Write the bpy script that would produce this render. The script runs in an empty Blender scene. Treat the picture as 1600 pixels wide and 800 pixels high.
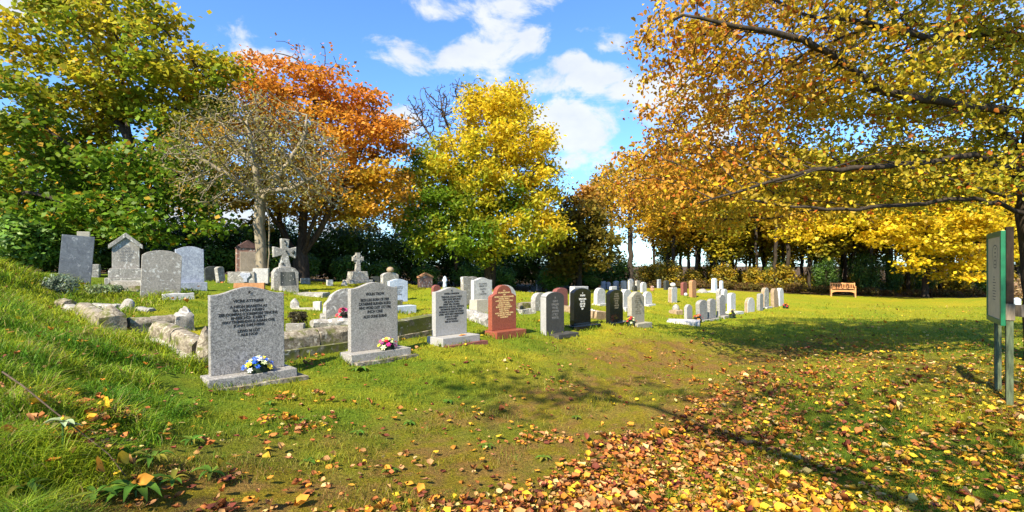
import bpy, bmesh, math, random
import numpy as np
from mathutils import Vector, Matrix, noise as mnoise

S = bpy.context.scene
COL = S.collection
random.seed(7)
RNG = np.random.default_rng(7)

# ---------------------------------------------------------------- camera, sky, sun, exposure
CAMZ, HY, F = 1.6, 415.0, 800.0          # eye height, horizon row, focal length in photo pixels
cam = bpy.data.cameras.new('camera'); camo = bpy.data.objects.new('camera', cam); COL.objects.link(camo)
camo.location = (0, 0, CAMZ); camo.rotation_euler = (math.radians(90), 0, 0)
cam.sensor_fit = 'HORIZONTAL'; cam.sensor_width = 36; cam.lens = 36 * F / 1600
cam.shift_y = (HY - 400) / 1600
cam.clip_start = 0.05; cam.clip_end = 3000
S.camera = camo

SUN_AZ = (-0.52, -0.854); SUN_EL = 42.0
n_ = math.hypot(*SUN_AZ); sx, sy = SUN_AZ[0] / n_, SUN_AZ[1] / n_
ce, se = math.cos(math.radians(SUN_EL)), math.sin(math.radians(SUN_EL))
SUNDIR = Vector((sx * ce, sy * ce, se))
sl = bpy.data.lights.new('sun', 'SUN'); slo = bpy.data.objects.new('sun', sl); COL.objects.link(slo)
sl.energy = 4.9; sl.angle = math.radians(0.6); sl.color = (1.0, 0.91, 0.72)
slo.rotation_euler = SUNDIR.to_track_quat('Z', 'Y').to_euler(); slo.location = (-20, 0, 30)

S.view_settings.view_transform = 'Standard'; S.view_settings.look = 'None'
S.view_settings.gamma = 1.0; S.view_settings.exposure = 1.32
S.cycles.max_bounces = 6; S.cycles.transparent_max_bounces = 6
S.cycles.diffuse_bounces = 3; S.cycles.transmission_bounces = 3

def skydir(px, py):
    v = Vector(((px - 800) / F, 1.0, (HY - py) / F)); v.normalize(); return v

w = bpy.data.worlds.new('World'); S.world = w; w.use_nodes = True
nt = w.node_tree; nt.nodes.clear(); N = nt.nodes.new; L = nt.links.new
out = N('ShaderNodeOutputWorld'); bg = N('ShaderNodeBackground'); bg.inputs['Strength'].default_value = 0.15
sky = N('ShaderNodeTexSky'); sky.sky_type = 'NISHITA'; sky.sun_disc = False
sky.sun_elevation = math.radians(SUN_EL); sky.sun_rotation = math.atan2(sx, sy)
sky.air_density = 1.0; sky.dust_density = 0.2; sky.ozone_density = 2.0
tc = N('ShaderNodeTexCoord')
def VM(op, a, b=None, val=None):
    n = N('ShaderNodeVectorMath'); n.operation = op; L(a, n.inputs[0])
    if b is not None:
        if isinstance(b, (tuple, Vector)): n.inputs[1].default_value = b
        else: L(b, n.inputs[1])
    return n.outputs['Value'] if op in ('LENGTH', 'DOT_PRODUCT') else n.outputs['Vector']
def MA(op, a, b=None, c=None, clamp=False):
    n = N('ShaderNodeMath'); n.operation = op; n.use_clamp = clamp
    for i, q in enumerate((a, b, c)):
        if q is None: continue
        if isinstance(q, (int, float)): n.inputs[i].default_value = q
        else: L(q, n.inputs[i])
    return n.outputs[0]
D = tc.outputs['Generated']
field = None
CLOUDS = [(640, 78, 62, 34), (695, 18, 60, 26), (765, 62, 82, 60), (800, 12, 60, 22), (800, 128, 90, 26), (830, 60, 40, 26),
          (905, 205, 95, 60), (960, 73, 42, 16), (893, 97, 40, 20), (935, 118, 60, 26), (985, 140, 55, 24), (720, 90, 60, 26),
          (40, 12, 70, 24), (405, 97, 50, 22), (625, 190, 40, 46), (1080, 190, 90, 80), (310, 345, 400, 40)]
for (px, py, rx, ry) in CLOUDS:
    c = skydir(px, py)
    d = VM('SUBTRACT', D, tuple(c))
    k = 1.0 / math.sqrt(1 + ((px - 800) / F) ** 2 + ((HY - py) / F) ** 2)
    d = VM('MULTIPLY', d, (F / rx / k, F / rx / k, F / ry / k))
    v = MA('SUBTRACT', 1.35, VM('LENGTH', d), clamp=True)
    field = v if field is None else MA('MAXIMUM', field, v)
def NZ(scale, detail, rough, vec, dist=0.0):
    n = N('ShaderNodeTexNoise'); n.inputs['Scale'].default_value = scale; n.inputs['Detail'].default_value = detail
    n.inputs['Roughness'].default_value = rough; n.inputs['Distortion'].default_value = dist; L(vec, n.inputs['Vector']); return n.outputs['Fac']
st = VM('MULTIPLY', D, (1.0, 1.0, 1.7))
nz = NZ(9.0, 9.0, 0.62, st, 0.35)
nz2 = NZ(3.0, 3.0, 0.5, VM('ADD', st, (3.1, 1.7, 5.2)))
dens = MA('ADD', MA('MULTIPLY', field, 0.66), MA('MULTIPLY', MA('SUBTRACT', nz, 0.5), 2.6))
dens = MA('ADD', dens, MA('MULTIPLY', MA('SUBTRACT', nz2, 0.58), 1.0))
mr = N('ShaderNodeMapRange'); mr.interpolation_type = 'SMOOTHSTEP'; L(dens, mr.inputs['Value'])
mr.inputs['From Min'].default_value = 0.13; mr.inputs['From Max'].default_value = 0.62
shade = NZ(9.0, 5.0, 0.6, VM('ADD', st, (0.02, 0.0, 0.05)))
cr = N('ShaderNodeMix'); cr.data_type = 'RGBA'
L(MA('MULTIPLY_ADD', shade, 1.6, -0.25, clamp=True), cr.inputs['Factor'])
cr.inputs['A'].default_value = (1.95, 2.15, 2.5, 1); cr.inputs['B'].default_value = (2.85, 2.9, 2.95, 1)
tint = N('ShaderNodeMix'); tint.data_type = 'RGBA'; tint.blend_type = 'MULTIPLY'; tint.inputs['Factor'].default_value = 1.0
L(sky.outputs['Color'], tint.inputs['A']); tint.inputs['B'].default_value = (0.41, 0.60, 0.84, 1)
cm = N('ShaderNodeMix'); cm.data_type = 'RGBA'
L(MA('MULTIPLY', mr.outputs['Result'], 0.93), cm.inputs['Factor']); L(tint.outputs['Result'], cm.inputs['A']); L(cr.outputs['Result'], cm.inputs['B'])
L(cm.outputs['Result'], bg.inputs['Color']); L(bg.outputs['Background'], out.inputs['Surface'])

# ---------------------------------------------------------------- helpers
def px2x(px, Y): return (px - 800) / F * Y
def py2z(py, Y): return CAMZ - (py - HY) / F * Y
def P3(px, py, Y): return np.array((px2x(px, Y), Y, py2z(py, Y)))

def tag(o, label=None, cat=None, group=None, kind=None):
    if label: o['label'] = label
    if cat: o['category'] = cat
    if group: o['group'] = group
    if kind: o['kind'] = kind
    return o
def link(name, me, mat=None, parent=None, loc=None, rot=None, kind=None):
    o = bpy.data.objects.new(name, me); COL.objects.link(o)
    if mat is not None and me is not None:
        if not me.materials:
            for m in (mat if isinstance(mat, list) else [mat]): me.materials.append(m)
    if parent: o.parent = parent
    if loc is not None: o.location = loc
    if rot is not None: o.rotation_euler = rot
    if kind: o['kind'] = kind
    return o
def empty(name, loc, rz=0, label=None, cat=None, group=None, rx=0, ry=0):
    o = bpy.data.objects.new(name, None); COL.objects.link(o); o.empty_display_size = 0.1
    o.location = loc; o.rotation_euler = (rx, ry, rz); return tag(o, label, cat, group)
def copy_tree(o, parent=None):
    c = o.copy(); COL.objects.link(c)
    if parent: c.parent = parent
    for ch in list(o.children): copy_tree(ch, c)
    return c
def np_mesh(name, verts, faces, cols=None, smooth=False):
    """verts (n,3), faces (m,k) with one face size; cols (n,3)"""
    me = bpy.data.meshes.new(name); v = np.ascontiguousarray(verts, dtype=np.float32); f = np.ascontiguousarray(faces, dtype=np.int32)
    me.vertices.add(len(v)); me.vertices.foreach_set('co', v.ravel())
    k = f.shape[1]; me.loops.add(f.size); me.loops.foreach_set('vertex_index', f.ravel())
    me.polygons.add(len(f)); me.polygons.foreach_set('loop_start', np.arange(0, f.size, k, dtype=np.int32))
    if smooth: me.polygons.foreach_set('use_smooth', np.ones(len(f), dtype=bool))
    me.update(calc_edges=True)
    if cols is not None:
        a = me.color_attributes.new('col', 'FLOAT_COLOR', 'POINT')
        c = np.ones((len(v), 4), dtype=np.float32); c[:, :3] = np.clip(cols, 0, 1); a.data.foreach_set('color', c.ravel())
    return me
def bm_mesh(bm, name='mesh', smooth=False):
    me = bpy.data.meshes.new(name); bmesh.ops.recalc_face_normals(bm, faces=bm.faces); bm.to_mesh(me); bm.free()
    if smooth:
        for p in me.polygons: p.use_smooth = True
    return me

# smooth vectorised noise from sums of sines
_ws = {}
def vnoise(x, y, scale, seed=0, octaves=3):
    key = (seed, octaves)
    if key not in _ws:
        r = np.random.default_rng(1000 + seed); _ws[key] = [(r.uniform(0, 2 * np.pi, 7), r.uniform(0, 2 * np.pi, 7), r.uniform(0.7, 1.4, 7)) for _ in range(octaves)]
    v = 0.0; amp = 1.0; tot = 0.0; s = 1.0 / scale
    for ang, ph, fr in _ws[key]:
        q = 0.0
        for a, p, f in zip(ang, ph, fr): q = q + np.sin((x * np.cos(a) + y * np.sin(a)) * f * s * 6.283 * 0.6 + p)
        v = v + amp * q / 2.6; tot += amp; amp *= 0.55; s *= 2.1
    return v / tot
def sstep(a, b, x):
    t = np.clip((x - a) / (b - a), 0, 1); return t * t * (3 - 2 * t)

# ---------------------------------------------------------------- materials
def mat_new(name):
    m = bpy.data.materials.new(name); m.use_nodes = True; m.node_tree.nodes.clear(); return m, m.node_tree
class NB:
    def __init__(s, nt): s.nt = nt
    def n(s, t, **kw):
        x = s.nt.nodes.new(t)
        for k, v in kw.items(): setattr(x, k, v)
        return x
    def link(s, a, b): s.nt.links.new(a, b)
    def noise(s, vec, scale, detail=4, rough=0.55, dist=0.0):
        x = s.n('ShaderNodeTexNoise'); x.inputs['Scale'].default_value = scale; x.inputs['Detail'].default_value = detail
        x.inputs['Roughness'].default_value = rough; x.inputs['Distortion'].default_value = dist
        s.link(vec, x.inputs['Vector']); return x.outputs['Fac']
    def ramp(s, fac, stops):
        x = s.n('ShaderNodeValToRGB'); e = x.color_ramp.elements
        while len(e) > 1: e.remove(e[-1])
        e[0].position = stops[0][0]; e[0].color = (*stops[0][1], 1)
        for p, c in stops[1:]:
            q = e.new(p); q.color = (*c, 1)
        s.link(fac, x.inputs['Fac']); return x.outputs['Color']
    def mix(s, fac, a, b, mode='MIX'):
        x = s.n('ShaderNodeMix', data_type='RGBA', blend_type=mode)
        for q, i in ((fac, 'Factor'), (a, 'A'), (b, 'B')):
            if isinstance(q, (int, float)): x.inputs[i].default_value = q
            elif isinstance(q, tuple): x.inputs[i].default_value = (*q, 1)
            else: s.link(q, x.inputs[i])
        return x.outputs['Result']
    def map(s, v, a, b, c=0.0, d=1.0):
        x = s.n('ShaderNodeMapRange'); s.link(v, x.inputs['Value']); x.inputs['From Min'].default_value = a; x.inputs['From Max'].default_value = b
        x.inputs['To Min'].default_value = c; x.inputs['To Max'].default_value = d; return x.outputs['Result']
    def objvec(s):
        t = s.n('ShaderNodeTexCoord'); oi = s.n('ShaderNodeObjectInfo'); m = s.n('ShaderNodeVectorMath', operation='ADD')
        k = s.n('ShaderNodeVectorMath', operation='SCALE'); s.link(oi.outputs['Random'], k.inputs['Scale']); k.inputs[0].default_value = (37, 19, 53)
        s.link(t.outputs['Object'], m.inputs[0]); s.link(k.outputs['Vector'], m.inputs[1]); return m.outputs['Vector']
    def finish(s, color, rough=0.8, spec=0.3, bump=None, bstr=0.3, bdist=0.01):
        b = s.n('ShaderNodeBsdfPrincipled'); o = s.n('ShaderNodeOutputMaterial')
        if isinstance(color, tuple): b.inputs['Base Color'].default_value = (*color, 1)
        else: s.link(color, b.inputs['Base Color'])
        if isinstance(rough, float): b.inputs['Roughness'].default_value = rough
        else: s.link(rough, b.inputs['Roughness'])
        b.inputs['Specular IOR Level'].default_value = spec
        if bump is not None:
            u = s.n('ShaderNodeBump'); u.inputs['Strength'].default_value = bstr; u.inputs['Distance'].default_value = bdist
            s.link(bump, u.inputs['Height']); s.link(u.outputs['Normal'], b.inputs['Normal'])
        s.link(b.outputs['BSDF'], o.inputs['Surface']); return b

def stone_mat(name, c1, c2, scale=30, swirl=1.5, rough=0.75, spots=None, spot_amt=0.0, stain=0.35, bstr=0.35, spec=0.3, moss=0.0, detail=5):
    """speckled or mottled stone: swirling two-tone grain, broad stains, lichen spots, moss"""
    m, nt = mat_new(name); b = NB(nt); v = b.objvec()
    g = b.noise(v, scale, detail, 0.65, swirl)
    col = b.ramp(g, [(0.36, c2), (0.5, tuple((x + y) / 2 for x, y in zip(c1, c2))), (0.6, c1)])
    zz = b.n('ShaderNodeVectorMath', operation='MULTIPLY'); b.link(v, zz.inputs[0]); zz.inputs[1].default_value = (1, 1, .12)
    sk = b.noise(zz.outputs['Vector'], 16, 4, 0.6)
    col = b.mix(b.map(sk, .55, .78, 0, stain * .8), col, tuple(x * .5 for x in c2))
    sp = b.noise(v, scale * 6, 2, 0.6)
    col = b.mix(b.map(sp, 0.35, 0.65, 0, 0.35), col, tuple(x * 0.45 for x in c2))
    bs = b.noise(v, 3.2, 5, 0.6, 0.4)
    col = b.mix(b.map(bs, 0.45, 0.75, 0, stain), col, tuple(x * 0.55 for x in c2))
    if spots:
        lv = b.noise(v, 11, 4, 0.6, 0.6)
        col = b.mix(b.map(lv, 0.62 - spot_amt * 0.2, 0.70 - spot_amt * 0.2, 0, 0.85), col, spots)
    if moss:
        mv = b.noise(v, 7, 5, 0.65, 0.3)
        col = b.mix(b.map(mv, 0.60 - moss * 0.25, 0.72 - moss * 0.25, 0, 0.9), col, (0.09, 0.10, 0.012))
    b.finish(col, rough, spec, g, bstr, 0.006); return m
def plain_mat(name, c, rough=0.6, var=0.25, scale=25, spec=0.3, bstr=0.15, stretch=None):
    m, nt = mat_new(name); b = NB(nt); v = b.objvec()
    if stretch:
        q = b.n('ShaderNodeVectorMath', operation='MULTIPLY'); b.link(v, q.inputs[0]); q.inputs[1].default_value = stretch; v = q.outputs['Vector']
    g = b.noise(v, scale, 5, 0.6)
    col = b.ramp(g, [(0.3, tuple(x * (1 - var) for x in c)), (0.7, tuple(min(1, x * (1 + var)) for x in c))])
    b.finish(col, rough, spec, g, bstr, 0.004); return m
def leaf_mat(name, trans=0.45, rough=0.5, gain=1.0, var=0.2, spec=0.25):
    m, nt = mat_new(name); b = NB(nt)
    a = b.n('ShaderNodeAttribute', attribute_name='col')
    c = a.outputs['Color']
    p = b.n('ShaderNodeBsdfPrincipled'); b.link(c, p.inputs['Base Color']); p.inputs['Roughness'].default_value = rough; p.inputs['Specular IOR Level'].default_value = spec
    t = b.n('ShaderNodeBsdfTranslucent'); b.link(c, t.inputs['Color'])
    x = b.n('ShaderNodeMixShader'); x.inputs['Fac'].default_value = trans
    b.link(p.outputs['BSDF'], x.inputs[1]); b.link(t.outputs['BSDF'], x.inputs[2])
    o = b.n('ShaderNodeOutputMaterial'); b.link(x.outputs['Shader'], o.inputs['Surface']); return m
def bark_mat(name, c1, c2, scale=14):
    m, nt = mat_new(name); b = NB(nt); t = b.n('ShaderNodeTexCoord')
    q = b.n('ShaderNodeVectorMath', operation='MULTIPLY'); b.link(t.outputs['Object'], q.inputs[0]); q.inputs[1].default_value = (1, 1, 0.3)
    g = b.noise(q.outputs['Vector'], scale, 6, 0.65, 0.5)
    col = b.ramp(g, [(0.32, c2), (0.66, c1)]); b.finish(col, 0.9, 0.15, g, 0.6, 0.02); return m

M = {}
M['granite'] = stone_mat('grey granite', (0.46, 0.435, 0.40), (0.13, 0.122, 0.115), 20, 3.0, 0.62, stain=0.28, bstr=0.2)
M['granite_warm'] = stone_mat('warm grey granite', (0.47, 0.44, 0.395), (0.19, 0.175, 0.155), 24, 3.0, 0.62, stain=0.28, bstr=0.15)
M['grey_smooth'] = stone_mat('smooth grey stone', (0.40, 0.385, 0.36), (0.31, 0.295, 0.27), 34, 0.8, 0.6, stain=0.32, bstr=0.08)
M['red_granite'] = stone_mat('polished red granite', (0.34, 0.10, 0.055), (0.22, 0.055, 0.03), 60, 0.4, 0.35, stain=0.1, bstr=0.05, spec=0.4)
M['slate_grey'] = stone_mat('dark grey slate', (0.08, 0.075, 0.066), (0.052, 0.05, 0.045), 20, 0.6, 0.5, stain=0.2, bstr=0.1)
M['black'] = stone_mat('polished black granite', (0.012, 0.013, 0.012), (0.008, 0.008, 0.008), 50, 0.2, 0.16, stain=0.0, bstr=0.0, spec=0.45)
M['beige'] = stone_mat('beige limestone', (0.40, 0.37, 0.29), (0.29, 0.265, 0.20), 24, 1.0, 0.85, stain=0.35)
M['white_marble'] = stone_mat('weathered white marble', (0.62, 0.60, 0.57), (0.42, 0.41, 0.39), 14, 1.2, 0.7, stain=0.3)
M['blue_marble'] = stone_mat('blue veined marble', (0.48, 0.51, 0.57), (0.25, 0.27, 0.33), 9, 2.4, 0.65, stain=0.3)
M['pale_blue'] = stone_mat('pale blue white marble', (0.60, 0.66, 0.74), (0.42, 0.48, 0.58), 8, 1.4, 0.55, stain=0.3)
M['old_stone'] = stone_mat('weathered grey limestone', (0.42, 0.40, 0.36), (0.20, 0.185, 0.16), 12, 1.6, 0.9, (0.62, 0.60, 0.54), 0.25, 0.5, 0.8)
M['lichen_stone'] = stone_mat('lichen covered grey stone', (0.42, 0.385, 0.33), (0.22, 0.20, 0.175), 16, 2.6, 0.85, (0.55, 0.54, 0.50), 0.3, 0.4, 0.6)
M['kerb'] = stone_mat('mossy old kerb stone', (0.40, 0.345, 0.26), (0.12, 0.095, 0.065), 13, 1.8, 0.95, (0.50, 0.46, 0.37), 0.15, 0.5, 1.0, moss=0.38)
M['kerb_moss'] = stone_mat('kerb overgrown with moss', (0.24, 0.22, 0.15), (0.10, 0.09, 0.06), 10, 1.4, 0.95, (0.60, 0.60, 0.55), 0.12, 0.5, 1.0, moss=0.75)
M['tan_stone'] = stone_mat('tan sandstone', (0.42, 0.31, 0.19), (0.26, 0.18, 0.11), 14, 1.0, 0.9, stain=0.4)
M['orange_stone'] = stone_mat('orange terracotta kerb', (0.50, 0.25, 0.11), (0.36, 0.17, 0.08), 14, 0.8, 0.9, stain=0.3)
M['pink_stone'] = stone_mat('pink sandstone', (0.30, 0.16, 0.12), (0.20, 0.115, 0.09), 12, 1.0, 0.85, (0.48, 0.44, 0.38), 0.35, 0.3)
M['dark_pink'] = stone_mat('dark purple sandstone', (0.16, 0.085, 0.075), (0.09, 0.05, 0.045), 14, 1.0, 0.9)
M['brown_stone'] = stone_mat('brown red granite', (0.28, 0.095, 0.075), (0.18, 0.06, 0.05), 30, 0.6, 0.5)
M['slate_blue'] = stone_mat('blue grey slate slab', (0.16, 0.175, 0.19), (0.10, 0.11, 0.125), 7, 1.0, 0.5, (0.30, 0.31, 0.32), 0.02, 0.3, 0.15)
M['concrete'] = stone_mat('pale concrete', (0.50, 0.46, 0.38), (0.36, 0.32, 0.25), 40, 0.4, 0.95, stain=0.25)
M['dark_stone'] = stone_mat('dark weathered stone', (0.07, 0.075, 0.07), (0.03, 0.035, 0.03), 12, 1.0, 0.8)
M['letter_black'] = plain_mat('black lead lettering', (0.025, 0.022, 0.02), 0.6, 0.2)
M['letter_gold'] = plain_mat('gilded lettering', (0.70, 0.50, 0.22), 0.45, 0.15)
M['letter_silver'] = plain_mat('silver lettering', (0.75, 0.75, 0.72), 0.45, 0.1)
M['letter_grey'] = plain_mat('worn grey lettering', (0.16, 0.155, 0.15), 0.8, 0.3)
M['letter_tan'] = plain_mat('worn brown lettering', (0.17, 0.15, 0.10), 0.8, 0.3)
M['leaf'] = leaf_mat('autumn leaf', 0.5)
M['evergreen'] = leaf_mat('evergreen leaf', 0.25, 0.45)
M['litter'] = leaf_mat('fallen leaf', 0.2, 0.7)
M['grass'] = leaf_mat('grass blade', 0.4, 0.55, spec=0.2)
M['bark'] = bark_mat('brown bark', (0.12, 0.085, 0.055), (0.035, 0.025, 0.018))
M['bark_dark'] = bark_mat('dark bark', (0.06, 0.045, 0.032), (0.018, 0.014, 0.010))
M['bark_grey'] = bark_mat('pale grey lichened bark', (0.42, 0.37, 0.30), (0.15, 0.12, 0.09), 9)
M['twig_grey'] = bark_mat('lichened grey twigs', (0.30, 0.25, 0.17), (0.12, 0.095, 0.06), 9)
M['wood'] = plain_mat('warm varnished teak', (0.50, 0.23, 0.085), 0.5, 0.25, 12, 0.35, 0.1, (1, 1, 8))
M['old_wood'] = plain_mat('weathered grey wood', (0.17, 0.135, 0.095), 0.85, 0.45, 14, 0.2, 0.5, (3, 3, 0.4))
M['green_paint'] = plain_mat('green painted frame', (0.006, 0.12, 0.045), 0.4, 0.2, 12, 0.45, 0.1)
M['green_wood'] = plain_mat('faded green painted post', (0.075, 0.095, 0.05), 0.75, 0.5, 16, 0.25, 0.3, (3, 3, 0.5))
M['post_brown'] = plain_mat('dark brown post', (0.030, 0.021, 0.014), 0.85, 0.4, 14, 0.15, 0.4, (3, 3, 0.4))
M['paper'] = plain_mat('cream notice paper', (0.56, 0.50, 0.36), 0.5, 0.12, 8, 0.35, 0.0)
M['print'] = plain_mat('faded grey print', (0.10, 0.10, 0.09), 0.6, 0.2)

# ---------------------------------------------------------------- where things stand: (photo column, photo row of the foot, distance)
G_ROW = 'headstones in the near lawn row'; G_FAR = 'small headstones at the far end of the lawn row'
G_OLD = 'old headstones on the bank'; G_MID = 'headstones on the middle lawn'; G_BACK = 'small headstones along the woodland edge'
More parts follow.
